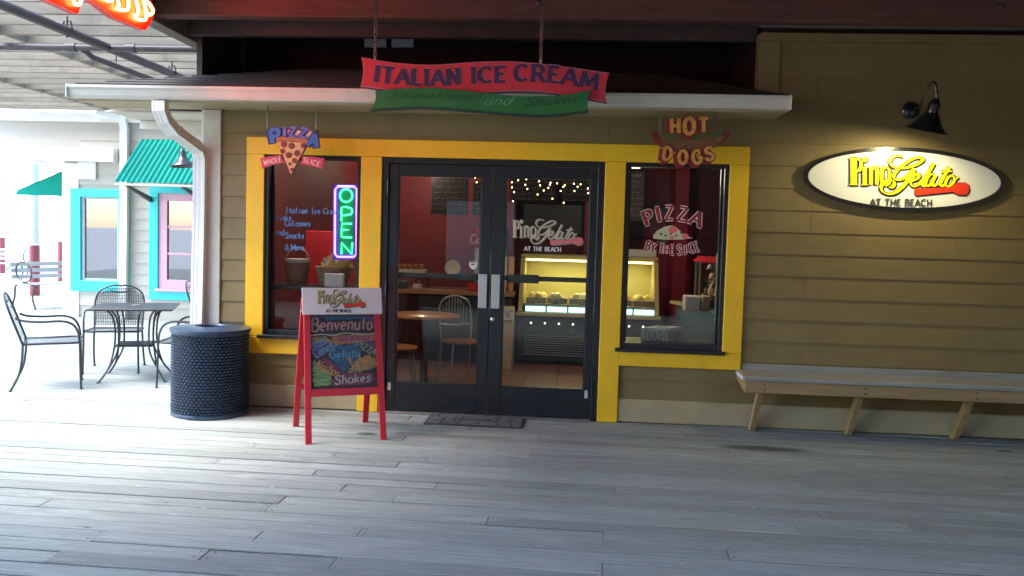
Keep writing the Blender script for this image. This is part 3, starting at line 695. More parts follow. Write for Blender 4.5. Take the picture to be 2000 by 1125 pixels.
sec = [(GY+.03, 2.615), (GY+.03, 2.515), (GY-.055, 2.515), (GY-.066, 2.535), (GY-.075, 2.575), (GY-.092, 2.592), (GY-.092, 2.612), (GY-.082, 2.612), (GY-.082, 2.598), (GY-.066, 2.58), (GY-.056, 2.54), (GY-.05, 2.523), (GY+.022, 2.523), (GY+.022, 2.615)]
P = [(-3.36, a, b) for a, b in sec]+[(2.215, a, b) for a, b in sec]; n_ = len(sec)
mb.add(P, [(i, n_+i, n_+(i+1) % n_, (i+1) % n_) for i in range(n_)]+[tuple(range(n_)), tuple(range(2*n_-1, n_-1, -1))])
gut = mb.build('gutter', M['cream'], shop)
for xe in (-3.366, 2.215): MB().box(xe, xe+.006, GY-.094, GY+.032, 2.512, 2.616).build('gutter_end', M['white'], gut)
for i in range(9): MB().box(-3.0+i*.62, -2.985+i*.62, GY-.085, GY+.02, 2.606, 2.613).build('gutter_hanger', M['darksteel'], gut)
MB().box(-3.36, 2.22, GY+.066, .0, 2.512, 2.532).build('soffit', M['base'], shop)
for i in range(6):
    yy = .02+i*.55
    MB().cbox(-3.36, -2.52, yy, yy+.53, 2.48, 2.50, .003).build('soffit_board', M['cream'], shop)
    MB().cbox(-3.34, -2.515, yy+.5, yy+.54, 2.40, 2.479, .003).build('rafter_tail', M['cream'], shop)
# downspout
ds = [AT(313, 198, GY-.03), AT(313, 215, GY-.03), AT(322, 236, GY+.02), AT(338, 255, GY+.1), AT(378, 284, -.14), AT(388, 294, -.08), AT(392, 310, -.06), AT(391, 420, -.055), AT(386, 640, -.055), AT(383.5, 800, -.055)]
def rect_tube(mb, pts, a, b):
    pts = [V(p) for p in pts]; N = len(pts); rings = []
    for i in range(N):
        t = (pts[min(i+1, N-1)]-pts[max(i-1, 0)]).normalized(); s_ = V((1, 0, 0)); s_ = (s_-t*s_.dot(t)).normalized(); q = t.cross(s_)
        prof = []
        for (u, v_) in ((-1, -1), (-.6, -1), (-.5, -.95), (-.1, -.95), (0, -1), (.1, -.95), (.5, -.95), (.6, -1), (1, -1), (1, 1), (-1, 1)):
            prof.append(pts[i]+s_*u*a+q*v_*b*(-1))
        rings.append(prof)
    n = len(rings[0]); vs = [p for r_ in rings for p in r_]; fs = []
    for i in range(N-1):
        for k in range(n): fs.append((i*n+k, i*n+(k+1) % n, (i+1)*n+(k+1) % n, (i+1)*n+k))
    fs += [tuple(range(n)), tuple((N-1)*n+k for k in range(n))]
    return mb.add(vs, fs)
dsp = rect_tube(MB(), ds[:2]+[ds[1].lerp(ds[2], .5)]+ds[2:], .052, .038).build('downspout', M['white'], shop)
for t_, c in ((0, ds[3].lerp(ds[4], .08)), (1, ds[4])):
    d_ = (ds[4]-ds[3]).normalized(); rect_tube(MB(), [c-d_*.02, c+d_*.02], .056, .042).build('elbow_band', M['white'], dsp)
# dark space above the roof
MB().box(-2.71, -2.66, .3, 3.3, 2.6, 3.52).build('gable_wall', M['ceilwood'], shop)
MB().box(-2.65, 2.08, 1.25, 1.3, 2.7, 3.5).build('back_wall', M['voidwood'], shop)  # near-black sheet standing in for the shade of the deep void
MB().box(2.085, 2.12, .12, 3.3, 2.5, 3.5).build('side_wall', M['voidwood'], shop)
for xa in (712, 765):
    p = AT(xa, 70, 1.22); q_ = AT(xa+42, 92, 1.22); MB().box(p.x, q_.x, 1.22, 1.249, q_.z, p.z).build('vent_pane', M['postblue'], shop)

# ---- shop interior (seen through the glass)
inn = empty('shop_interior'); tag(inn, kind='structure')
MB().box(-2.36, 7.8, .112, 5.4, -.12, -.001).build('interior_floor', M['grout'], inn)
for i in range(9):
    for j in range(12):
        x0 = -1.5+i*.335; y0 = .14+j*.335
        MB().cbox(x0+.003, x0+.332, y0+.003, y0+.332, -.001, .004, .002).build('floor_tile', M['floorred'], inn)
MB().box(-2.36, 7.8, 5.3, 5.4, 0, 2.75).build('interior_wall', M['redwall'], inn)
MB().box(-2.37, -2.36, .112, 5.3, 0, 2.75).build('interior_wall', M['redwall'], inn)
MB().box(3.6, 3.7, .112, 5.3, 0, 2.75).build('interior_wall', M['redwall'], inn)
MB().box(-2.37, 7.8, .112, 5.4, 2.62, 2.7).build('interior_ceiling', M['ceilin'], inn)
for xx in (-.28, .86, 2.05): MB().cbox(xx-.09, xx+.09, 4.55, 5.298, 0, 2.61, .004).build('wall_pilaster', mat('bright_red_pilaster', (.34, .015, .02), .5, var=.1), inn)
MB().cbox(-.1, 1.9, 4.9, 5.28, 1.55, 1.98, .01).build('back_bar_shelf', M['darkpanel'], inn)

# ================================================================== THINGS OUTSIDE
# ---- hanging chain
def chain_mb(a, b, link=.035, r=.0035, wd=.010):
    a, b = V(a), V(b); L = (b-a).length; n = max(2, int(L/(link*.78))); ax = (b-a)/L; s1 = ax.orthogonal().normalized(); s2 = ax.cross(s1)
    mb = MB()
    for i in range(n):
        c = a+ax*L*(i+.5)/n; s_ = s1 if i % 2 else s2; h = link/2
        mb.tube([c+ax*(h-.5*wd)*math.copysign(1, math.sin(t))*1+ax*wd*.6*math.sin(t)+s_*wd*math.cos(t) for t in [math.radians(q) for q in (20, 90, 160, 200, 270, 340)]], r, 5, closed=True)
    return mb
# ---- ITALIAN ICE CREAM sign
YS = -.86
sg = thing('hanging_sign', 'red and green wavy wooden ITALIAN ICE CREAM sign hung on two chains over the gutter', 'sign', AT(945, 225, YS))
P0 = px(YS); D4 = (0, .035, 0)
def sm(p): return smooth(p, 6)
red_top = sm([(705, 111), (765, 121), (840, 126), (920, 121), (990, 119), (1060, 124), (1130, 133), (1191, 142)])
red_right = sm([(1191, 142), (1184, 160), (1183, 180), (1185, 202)])
red_bot = sm([(1185, 202), (1130, 192), (1060, 182), (1000, 180), (930, 184), (850, 182), (780, 180), (703, 171)])
red_left = sm([(703, 171), (709, 150), (709, 130), (705, 111)])
outl = red_top+red_right[1:]+red_bot[1:]+red_left[1:-1]
def strip_prism(mb, top, bot, mp, d, inset=0.0, R_=6):   # closed prism between two curves of equal length; ends may bow inwards
    n = len(top); d = V(d); rows_ = []
    cx = (top[0][0]+top[-1][0])/2
    for k in range(R_+1):
        t = k/R_; b_ = inset*4*t*(1-t); row = []
        for i in range(n):
            x = top[i][0]+(bot[i][0]-top[i][0])*t; y = top[i][1]+(bot[i][1]-top[i][1])*t
            x += -(x-cx)/abs(top[0][0]-cx)*b_; row.append(V(mp(x, y)))
        rows_.append(row)
    F = [p for r_ in rows_ for p in r_]; m_ = len(F); vs = F+[p+d for p in F]; fs = []
    for k in range(R_):
        for i in range(n-1):
            q = k*n+i; fs += [(q, q+1, q+n+1, q+n), (m_+q, m_+q+n, m_+q+n+1, m_+q+1)]
    ring = list(range(n))+[k*n+n-1 for k in range(1, R_+1)]+[R_*n+i for i in range(n-2, -1, -1)]+[k*n for k in range(R_-1, 0, -1)]
    for a, b in zip(ring, ring[1:]+ring[:1]): fs.append((a, m_+a, m_+b, b))
    return mb.add(vs, fs)
def resample(c, n):
    L = [0]
    for a, b in zip(c, c[1:]): L.append(L[-1]+math.hypot(b[0]-a[0], b[1]-a[1]))
    o = []
    for k in range(n):
        t = L[-1]*k/(n-1); i = max(j for j in range(len(L)) if L[j] <= t+1e-9); i = min(i, len(c)-2)
        f = (t-L[i])/((L[i+1]-L[i]) or 1); o.append((c[i][0]+(c[i+1][0]-c[i][0])*f, c[i][1]+(c[i+1][1]-c[i][1])*f))
    return o
def panel(top, bot, side=6, n=40):
    # side: how far the ends bow inwards
    t = resample(top, n); b = resample(bot[::-1], n); return t, b
t_, b_ = panel(red_top, red_bot)
strip_prism(MB(), t_, b_, px(YS+.004), (0, .03, 0), 5.).build('sign_board', M['signpurple'], sg)
ti = [(x*.994+945*.006, y+1.8) for x, y in t_]; bi = [(x*.994+945*.006, y-3.5) for x, y in b_]
strip_prism(MB(), [(x*.998+945*.002, y+.8) for x, y in t_], [(x*.998+945*.002, y-2.2) for x, y in b_], px(YS+.001), (0, .003, 0), 5.).build('sign_border', M['signpink'], sg)
strip_prism(MB(), ti, bi, px(YS-.001), (0, .002, 0), 5.).build('sign_face', M['signred'], sg)
def flared(name, words, mt, dx, dy, Yp, wd):
    for (s_, x0, y0, x1, y1, hh, bw) in words:
        letters(name, s_, (x0+dx, y0+dy), (x1+dx, y1+dy), hh, px(Yp), (0, .004, 0), mt, sg, bow=bw, sp=.17, thin=.17, thick=.33, serif=.16, widen=wd, lift0=.0001)
IW = [('ITALIAN', 729, 157, 899, 163, 29, -5), ('ICE', 920, 161, 988, 159, 29, 0), ('CREAM', 1005, 157, 1166, 174, 30, 5)]
flared('letter_highlight', IW, M['signpink'], .9, -1.1, YS-.0035, .015)
flared('letter', IW, M['signpurple'], 0, 0, YS-.006, 0)
g_top = sm([(733, 177), (790, 172), (850, 172), (920, 178), (1000, 187), (1060, 188), (1110, 184), (1156, 175)])
g_bot = sm([(1150, 220), (1100, 226), (1050, 229), (1000, 226), (940, 221), (880, 216), (820, 213), (770, 215), (722, 218)])
t_, b_ = panel(g_top, g_bot)
strip_prism(MB(), t_, b_, px(YS-.040), (0, .028, 0), 5.).build('green_ribbon_edge', M['signdkgreen'], sg)
strip_prism(MB(), [(x*.996+940*.004, y+.6) for x, y in t_], [(x*.992+940*.008, y-5) for x, y in b_], px(YS-.043), (0, .003, 0), 5.).build('green_ribbon', M['signgreen'], sg)
for s_, a, b, hh, mt_, bw in (('Smoothies!', (757, 193), (932, 196), 15, M['signdkgreen'], 2), ('and', (943, 205), (995, 205), 17, M['paleteal'], 0), ('Shakes!', (1022, 207), (1136, 198), 17, M['signdkgreen'], -2)):
    lettering('script_lettering', s_, a, b, hh, px(YS-.0445), (0, .001, 0), mt_, sg, thin=.05, thick=.17, slant=.45, sp=.12, bow=bw)
for (x_, y_) in ((732.5, 120), (1056, 124)):
    a = AT(x_, y_, YS+.01); chain_mb(a, (a.x, a.y, JZ+.18), .045, .004, .011).build('chain', M['chain'], sg)
    MB().tube([(a.x, a.y, a.z-.03), (a.x, a.y, a.z+.025)], .004, 6).build('eye_bolt', M['steel'], sg)
# ---- PIZZA sign
YP = -.36
pz = thing('hanging_sign', 'pizza slice shaped sign with blue PIZZA letters and red WHOLE SLICE ribbon on chains', 'sign', AT(570, 340, YP))
A = px(YP)
mb = MB().prism([A(x, y) for x, y in ((538, 268), (545, 266), (580, 266), (601, 272), (603, 277), (569, 343), (564, 336))], (0, .022, 0)); mb.build('slice_backing', M['pepper'], pz)
mb = MB().prism([px(YP-.004)(x, y) for x, y in ((541, 275), (548, 276), (560, 276), (575, 277), (590, 279), (600, 279), (568.5, 340), (565, 332))], (0, .01, 0)); mb.build('slice_cheese', M['cheese'], pz)
strokes('slice_crust', [([(539, 272), (548, 270.5), (560, 272), (574, 271.5), (588, 274), (601, 277)], 4.0)], px(YP-.016), (0, .018, 0), M['crust'], pz)
for i, (x_, y_, r_) in enumerate(((554, 282, 5.6), (569, 285, 5.8), (592, 284.5, 4.8), (552, 295, 4.6), (563.5, 303, 5.6), (580, 299, 5.8), (575, 313.5, 5), (570, 331, 3.4), (566, 320, 3))):
    mb = MB(); f = px(YP-.009); mb.prism([f(*q) for q in ell(x_, y_, r_, r_*1.06, 16)], (0, .005, 0)); mb.build('pepperoni', M['pepper'], pz)
for s_, tl, tr, br, bl, a, b, bw in (('WHOLE', (507, 310), (549, 303), (558, 317), (511, 329), (515.5, 323), (549, 315), 0), ('SLICE', (590, 305), (634, 310), (631, 331), (586, 320), (590.5, 316), (623, 325), 0)):
    top = sm([tl, ((tl[0]+tr[0])/2, (tl[1]+tr[1])/2-1.2), tr]); bot = sm([bl, ((bl[0]+br[0])/2, (bl[1]+br[1])/2-1.2), br])
    strip_prism(MB(), resample(top, 14), resample(bot, 14), px(YP+.006), (0, .014, 0), 2.).build('ribbon', M['ribbon'], pz)
    lettering('ribbon_lettering', s_, a, b, 9.2, px(YP+.0045), (0, .0015, 0), M['pinkletter'], pz, thin=.15, thick=.17, sp=.2, slant=.12)
PL = [('P', 528, 280, 551, 276, 28), ('I', 551.5, 266, 560, 266, 19), ('Z', 562, 266, 580, 266.5, 19), ('Z', 581.5, 267, 602, 269, 19), ('A', 599, 284, 621, 288, 27)]
for nm, wd, dpt, Yq, dx, dy in (('letter_backing', .22, .02, YP-.012, -1.5, 1.2), ('letter', .0, .008, YP-.02, 0, 0)):
    for i, (c, x0, y0, x1, y1, hh) in enumerate(PL):
        lettering(nm, c, (x0+2+dx, y0+dy), (x1-2+dx, y1+dy), hh*.92, px(Yq), (0, dpt, 0), M['navy'] if wd else (M['blueA'] if i in (0, 4) else M['blueB']), pz, thin=.26, thick=.36, widen=wd, sp=.0)
mb = MB().prism([px(YP-.004)(x, y) for x, y in ((533, 252), (610, 256), (604, 268), (540, 266))], (0, .01, 0)); mb.build('letter_gap_panel', M['pinkletter'], pz)
for x_, yb, yt in ((523, 254, 205), (618, 256, 206)):
    a = AT(x_, yb, YP+.01); chain_mb(a, V((a.x, a.y, 2.512)), .03, .0028, .008).build('chain', M['chain'], pz)
mb = MB().cbox(AT(519, 256, YP).x, AT(530, 256, YP).x, YP+.004, YP+.02, AT(525, 262, YP).z, AT(525, 253, YP).z, .003); mb.cbox(AT(612, 256, YP).x, AT(621, 256, YP).x, YP+.004, YP+.02, AT(616, 266, YP).z, AT(616, 254, YP).z, .003); mb.build('chain_lug', M['navy'], pz)
# ---- HOT DOGS sign
hd = thing('hanging_sign', 'hot dog shaped sign with orange HOT DOGS letters on chains over right window', 'sign', AT(1345, 325, YP))
mb = MB(); strokes('', [([(1280, 256), (1283, 270), (1298, 281), (1330, 289), (1365, 287), (1398, 278), (1415, 266), (1422, 256)], lambda t, P, i: 5+4*math.sin(math.pi*t)**.5)], px(YP+.002), (0, .022, 0), None, None, b=mb); mb.build('sausage', M['sausage'], hd)
mb = MB().prism([px(YP-.006)(x, y) for x, y in ((1292, 268), (1310, 272), (1345, 274), (1385, 271), (1410, 264), (1413, 272), (1398, 288), (1375, 296), (1345, 299), (1315, 296), (1296, 285))], (0, .02, 0)); mb.build('bun', M['bun'], hd)
mb = MB()
for i in range(46):
    t = i/45; x_ = 1296+t*112; y_ = 262+6*math.sin(math.pi*t)+random.uniform(-4, 3); f = px(YP-.010-random.uniform(0, .004))
    mb.prism([f(*q) for q in ell(x_, y_, random.uniform(2, 4), random.uniform(1.4, 2.6), 6, random.random()*3)], (0, .006, 0))
mb.build('relish', M['relish'], hd)
HL = [('H', 1308, 259.5, 1330, 259.5, 28), ('O', 1334, 261.5, 1359, 261.5, 31), ('T', 1363, 258, 1386, 258, 27),
      ('D', 1291.5, 310.5, 1312, 313, 24), ('O', 1323, 319, 1344, 319.5, 25), ('G', 1351, 319, 1372, 318.5, 25), ('S', 1377, 313.5, 1398, 311, 24)]
for nm, wd, dpt, Yq, dx, dy, mt_, th in (('letter_shadow', .22, .012, YP-.012, -5, 3.5, M['dkred'], .3), ('letter_outline', .16, .01, YP-.02, 0, 0, M['pepper'], .28), ('letter', 0, .008, YP-.027, 0, 0, M['orange'], .28)):
    for (c, x0, y0, x1, y1, hh) in HL: lettering(nm, c, (x0+2+dx, y0+dy), (x1-2+dx, y1+dy), hh, px(Yq), (0, dpt, 0), mt_, hd, thin=th*.85, thick=th, widen=wd, sp=0)
for x_, y_ in ((1288, 262), (1397, 256)):
    a = AT(x_, y_, YP+.01); b = AT(x_, 220, YP+.01); chain_mb(a, V((a.x, a.y, 2.512)), .03, .0026, .008).build('chain', M['chain'], hd)
# ---- oval PINO GELATO sign
ov = thing('oval_sign', 'oval white wall sign with raised yellow script lettering and a red spoon lit by lamp', 'sign', (3.243, -.03, 2.056))
ocx, ocz, orx, orz = 3.243, 2.056, .775, .253
def oval(rx, rz, y_): return [(ocx+rx*math.cos(t)-.003*math.sin(t), y_, ocz+rz*math.sin(t)-.013*math.cos(t)*rx/.775) for t in [2*math.pi*i/72 for i in range(72)]]
mb = MB()
ra, rb, rc, rdd = oval(orx, orz, -.03), oval(orx, orz, -.066), oval(orx-.03, orz-.03, -.066), oval(orx-.033, orz-.033, -.055)
n_ = 72; mb.add(ra+rb+rc+rdd, [(i, (i+1) % n_, n_+(i+1) % n_, n_+i) for i in range(n_)]+[(n_+i, n_+(i+1) % n_, 2*n_+(i+1) % n_, 2*n_+i) for i in range(n_)]+[(2*n_+i, 2*n_+(i+1) % n_, 3*n_+(i+1) % n_, 3*n_+i) for i in range(n_)])
mb.build('sign_rim', M['blackmetal'], ov, True)
MB().prism(oval(orx-.028, orz-.028, -.058), (0, .026, 0)).build('sign_face', M['signwhite'], ov)
def lm_oval(x, y): return AT(1640+x*.16, 270+y*.16, -.0605)
def lm_ovalb(dx, dy, yy): return lambda x, y: AT(1640+(x+dx)*.16, 270+(y+dy)*.16, yy)
mb = MB(); f = lm_ovalb(8, 6, -.062); strokes('', LOGO_PINO+LOGO_GEL, f, (0, .004, 0), None, None, b=mb, widen=15, lift0=.0001); mb.prism([f(*p) for p in ell(LOGO_DOT[0], LOGO_DOT[1], 44, 44)], (0, .004, 0)); mb.prism([f(*p) for p in spoon_poly(10)], (0, .004, 0)); mb.build('logo_backing', M['logoblack'], ov)
logo('logo', ov, lambda x, y: lm_ovalb(0, 0, -.066)(x, y), (0, 1, 0), .006, (M['logoyel'], M['logored'], M['logogrey']))
# ---- gooseneck lamp over the oval sign
gl = thing('gooseneck_lamp', 'black gooseneck barn lamp switched on above the oval sign', 'lamp', (3.28, -.02, 2.6))
b0 = AT(1778, 216, -.02); sh_top = AT(1829, 192, -.56); sh_bot = AT(1823, 255, -.56)
MB().lathe([(.068, 0), (.068, .012), (.045, .03), (.015, .036)], (b0.x, -.02, b0.z), 24, (0, -1, 0)).build('wall_plate', M['blackmetal'], gl, True)
nk = [V((b0.x, -.05, b0.z)), AT(1794, 208, -.14), AT(1805, 190, -.26), AT(1813, 170, -.38), AT(1820, 160.5, -.47), AT(1827, 163, -.55), AT(1829, 176, -.56), AT(1829.5, 192, -.56)]
def sm3(pts, n=5):
    o = []; P_ = [pts[0]]+pts+[pts[-1]]
    for i in range(1, len(P_)-2):
        a, b, c, d = P_[i-1:i+3]
        for k in range(n):
            t = k/n; o.append(.5*(2*b+(c-a)*t+(2*a-5*b+4*c-d)*t*t+(3*b-a-3*c+d)*t**3))
    return o+[pts[-1]]
MB().tube(sm3(nk), .0095, 10).build('gooseneck', M['blackmetal'], gl, True)
axl = V((-.17, .24, -1)).normalized(); top = V(sh_top)
prof = [(.016, 0), (.038, .03), (.042, .045), (.043, .105), (.055, .115), (.072, .145), (.088, .175), (.115, .205), (.148, .232), (.152, .238)]
inner = [(.146, .235), (.110, .208), (.084, .180), (.066, .15), (.04, .14)]
MB().lathe(prof+inner, top, 32, axl).build('lamp_shade', M['blackmetal'], gl, True)
bc = top+axl*.185
MB().lathe([(.001, -.03), (.018, -.025), (.03, 0), (.026, .02), (.012, .032), (.001, .035)], bc, 14, axl).build('light_bulb', M['lampbulb'], gl, True)
ld = bpy.data.lights.new('lamp_light', 'SPOT'); ld.energy = 3.8; ld.color = (1, .87, .45); ld.shadow_soft_size = .03; ld.spot_size = math.radians(172); ld.spot_blend = .6
lo_ = bpy.data.objects.new('lamp_light', ld); COL.objects.link(lo_); lo_.parent = gl; lo_.location = (top+axl*.247)-OFF[gl.name]; lo_.rotation_euler = (-axl).to_track_quat('Z', 'Y').to_euler()
# ---- OPEN neon
YN = .125
on = thing('neon_open_sign', 'lit green and violet neon OPEN sign inside the left window', 'sign', AT(676, 505, YN))
MB().prism([px(YN+.01)(x, y) for x, y in ((650, 360), (701, 360), (701, 507), (650, 507))], (0, .02, 0)).build('backing', M['glowviolet'], on)  # violet panel stands for the glow round the border tube
MB().prism([px(YN+.006)(x, y) for x, y in ((660, 369), (692, 369), (691, 497), (659, 497))], (0, .003, 0)).build('inner_glow_panel', M['glowgreen'], on)  # green panel added for the glow behind the letter tubes
fr_ = [(660, 364), (692, 364.5), (697, 370), (696.5, 496), (691, 502), (659, 501.5), (654, 496), (654.5, 370)]
def tubepx(mb, pts, r, Y_, closed=False): return mb.tube([AT(x, y, Y_) for x, y in pts], r, 7, closed=closed)
tubepx(MB(), fr_, .0085, YN-.01, True).build('border_tube', M['neonviolet'], on, True)
tubepx(MB(), ell(676, 382, 12, 12.5, 20), .0075, YN-.012, True).build('letter_tube', M['neongreen'], on, True)
tubepx(MB(), [(667, 432), (667, 405), (676, 404), (686, 407), (688, 413), (685, 419), (668, 421)], .0075, YN-.012).build('letter_tube', M['neongreen'], on, True)
tubepx(MB(), [(687, 437), (668, 437), (667, 448), (682, 449), (667, 450), (667, 463), (687, 464)], .0075, YN-.012).build('letter_tube', M['neongreen'], on, True)
tubepx(MB(), [(667, 496), (667, 474), (687, 496), (688, 474)], .0075, YN-.012).build('letter_tube', M['neongreen'], on, True)
# ---- sandwich board
sb = thing('sandwich_board', 'red wooden A-frame chalkboard with hand drawn menu standing before the door', 'sandwich board')
def leg_(mb, a, b, wx, wy):
    a, b = V(a), V(b); h_ = []
    for p in (a, b): h_.append([p+V((-wx, -wy, 0)), p+V((wx, -wy, 0)), p+V((wx, wy, 0)), p+V((-wx, wy, 0))])
    return mb.hull8(h_[0]+h_[1])
HB = 1.09; hw = .272; fd, td = -.305, -.03
def fy(z): return fd+(td-fd)*z/HB      # front plane y at height z
for s_ in (-1, 1):
    leg_(MB(), (s_*hw, fd, 0), (s_*(hw-.012), fy(.93), .93), .022, .014).build('leg', M['red'], sb)
    leg_(MB(), (s_*hw, -fd, 0), (s_*(hw-.012), -fy(1.02), 1.02), .022, .014).build('leg', M['red'], sb)
MB().hull8([(-hw+.02, fy(.325)-.012, .325), (hw-.02, fy(.325)-.012, .325), (hw-.02, fy(.325)+.012, .325), (-hw+.02, fy(.325)+.012, .325), (-hw+.02, fy(.375)-.012, .375), (hw-.02, fy(.375)-.012, .375), (hw-.02, fy(.375)+.012, .375), (-hw+.02, fy(.375)+.012, .375)]).build('rail', M['red'], sb)
MB().hull8([(-hw+.02, -fy(.3)-.012, .3), (hw-.02, -fy(.3)-.012, .3), (hw-.02, -fy(.3)+.012, .3), (-hw+.02, -fy(.3)+.012, .3), (-hw+.02, -fy(.34)-.012, .34), (hw-.02, -fy(.34)-.012, .34), (hw-.02, -fy(.34)+.012, .34), (-hw+.02, -fy(.34)+.012, .34)]).build('rail', M['red'], sb)
nrm = V((0, -HB, td-fd)); nrm.normalize(); nrm = V((0, -abs(nrm.y), abs(nrm.z)))
def fp(u, z, o=0.0): return V((u, fy(z), z))+nrm*o
def slab(mb, u0, u1, z0, z1, o, th): return mb.prism([fp(u0, z0, o), fp(u1, z0, o), fp(u1, z1, o), fp(u0, z1, o)], nrm*-th)
cb = slab(MB(), -hw+.018, hw-.018, .374, .90, .003, .012).build('chalkboard', M['chalkboard'], sb)
slab(MB(), -hw+.018, hw-.018, .40, .95, -.012, .005).build('panel_back', M['red'], sb)
hdp = slab(MB(), -hw-.022, hw+.022, .902, 1.095, .024, .012).build('header_panel', M['headerpink'], sb)
MB().prism([V((q.x, -q.y, q.z)) for q in (fp(-hw, .4), fp(hw, .4), fp(hw, 1.06), fp(-hw, 1.06))], (0, .006, 0)).build('rear_panel', M['red'], sb)
for s_ in (-1, 1): MB().tube([(s_*(hw+.014), fy(.95), .93), (s_*(hw+.03), fy(.95)+.0, .93)], .012, 8).build('hinge_bolt', M['steel'], sb)
def lm_head(x, y):   # logo units -> header panel
    return fp(-.19+(x-110)/1480*.36, 1.083-(y-205)/615*.165, .0252)
logo('logo', sb, lm_head, -nrm, .0012, (M['logogold'], M['logored'], M['logoblack']), serif=.1, shadow=M['logoblack'], wsc=.75)
# chalk drawing: map from the zoomed photo (x 40..885, y 70..985) to the panel
def cm(o): return lambda x, y: fp(-.248+(x-45)/(875-45)*.496, .892-(y-75)/(975-75)*.508, o)
def blot(pts, c, o, n=12):
    # scribbled chalk: many thin overlapping strokes clipped to a polygon's rows
    ys = [p[1] for p in pts]; mb = MB(); y0, y1 = min(ys), max(ys); k = 0; yy = y0
    while yy < y1:
        xs = []
        for a, b in zip(pts, pts[1:]+pts[:1]):
            if (a[1] <= yy) != (b[1] <= yy): xs.append(a[0]+(b[0]-a[0])*(yy-a[1])/(b[1]-a[1]))
        xs.sort()
        for a, b in zip(xs[::2], xs[1::2]):
            if b-a > 6:
                j = lambda q: random.uniform(-q, q)
                mb.ribbon([(a+j(14), yy+j(5)), ((a*2+b)/3, yy+j(6)), ((a+2*b)/3, yy+j(6)), (b+j(14), yy+j(5))], [3.2+j(1.4) for _ in range(4)], cm(o+.00003*(k % 9)), tuple(-nrm*.0004))
        yy += 8.5+random.uniform(-1.5, 1.5); k += 1
    mb.build('chalk_shading', M[c], cb)
blot([(45, 75), (250, 75), (130, 110), (50, 260)], 'cviolet', .0033); blot([(220, 78), (720, 78), (800, 120), (500, 112), (240, 130)], 'cteal', .0033)
blot([(730, 78), (865, 78), (868, 290), (820, 180)], 'cviolet', .0033); blot([(60, 340), (240, 330), (330, 400), (370, 470), (250, 400), (80, 420)], 'cyellow', .0033)
blot([(300, 335), (850, 300), (868, 390), (400, 440), (370, 470)], 'corange', .0033); blot([(385, 335), (800, 330), (800, 395), (400, 410)], 'cmagenta', .0037)
blot([(275, 540), (290, 470), (350, 425), (420, 430), (470, 480), (520, 420), (590, 395), (650, 430), (670, 510), (640, 600), (540, 700), (440, 800), (380, 700), (300, 620)], 'cteal', .0033)
blot([(60, 460), (200, 390), (330, 420), (330, 500), (130, 610), (80, 540)], 'cblue', .0033) if False else blot([(60, 460), (200, 390), (330, 420), (330, 500), (130, 610), (80, 540)], 'cviolet', .0033)
blot([(620, 400), (860, 410), (868, 560), (760, 560)], 'cviolet', .0033); blot([(210, 590), (320, 660), (400, 780), (300, 760), (200, 640)], 'cmagenta', .0036)
blot([(70, 640), (110, 640), (290, 800), (300, 940), (80, 960)], 'cgreen', .0033); blot([(660, 620), (840, 600), (870, 720), (780, 770), (500, 800), (520, 740)], 'cyellow', .0033)
blot([(400, 810), (800, 800), (850, 880), (770, 950), (330, 960), (310, 900)], 'cmagenta', .0033)
CT = tuple(-nrm*.0005)
for s_, a, b, h_, c, kw in (('Benvenuto', (70, 270), (825, 255), 165, 'cpink', dict(bow=8)), ('Hot Dogs', (390, 398), (800, 385), 66, 'cred', {}), ('Pizza', (80, 505), (255, 415), 105, 'csky', {}),
                            ('Cones', (115, 610), (345, 480), 110, 'csky', {}), ('Gelato', (275, 610), (660, 605), 100, 'csky', {}), ('PIZZA', (600, 460), (840, 590), 85, 'cgreen', {}),
                            ('Nachos', (105, 715), (370, 850), 105, 'corange', {}), ('Turkey', (545, 760), (810, 640), 130, 'corange', {}), ('Subs', (640, 800), (830, 700), 95, 'corange', {}), ('Shakes', (335, 940), (780, 915), 110, 'cwhite', {})):
    lettering('chalk_lettering', s_, a, b, h_, cm(.0042), CT, M[c], cb, thin=.12 if s_ != 'Benvenuto' else .13, thick=.15, sp=.1, slant=.12, lift0=.00005, **kw)
strokes('chalk_wave', [([(60, 320), (200, 305), (330, 318), (480, 295), (620, 305), (780, 312), (860, 300)], 6)], cm(.0042), CT, M['cwhite'], cb)
sb.location = (-1.076, -.831, 0); sb.rotation_euler = (0, 0, math.radians(26.5))
# ---- trash can
tc = thing('trash_can', 'round dark blue expanded metal trash can with open top beside the corner post', 'trash can', (-2.285, -.345, 0))
TR, TH = .297, .70; c0 = V((-2.285, -.345, 0))
MB().lathe([(TR-.012, .015), (TR-.012, TH-.03)], c0, 48).build('inner_wall', M['blackmetal'], tc, True)
mb = MB(); NR, NC = 27, 54
for i in range(NR):
    for j in range(NC):
        a = 2*math.pi*(j+.5*(i % 2))/NC; da = math.pi/NC*1.02; z = .035+i*(TH-.06)/NR; dz = (TH-.06)/NR
        def q(an, zz, rr): return c0+V((math.cos(an)*rr, math.sin(an)*rr, zz))
        mb.add([q(a-da, z+dz*.35, TR-.002), q(a, z-dz*.15, TR-.003), q(a+da, z+dz*.35, TR-.002), q(a, z+dz*.72, TR+.011), q(a-da*.8, z+dz*.62, TR+.008), q(a+da*.8, z+dz*.62, TR+.008), q(a, z+dz*.95, TR-.006)],
               [(0, 1, 3, 4), (1, 2, 5, 3), (4, 3, 6), (3, 5, 6)])
tag(mb.build('expanded_metal_wall', M['binblue'], tc), kind='stuff')
mb = MB(); mb.lathe([(TR+.006, .0), (TR+.010, .012), (TR+.006, .032), (TR-.01, .034)], c0, 48); mb.build('bottom_ring', M['binblue'], tc, True)
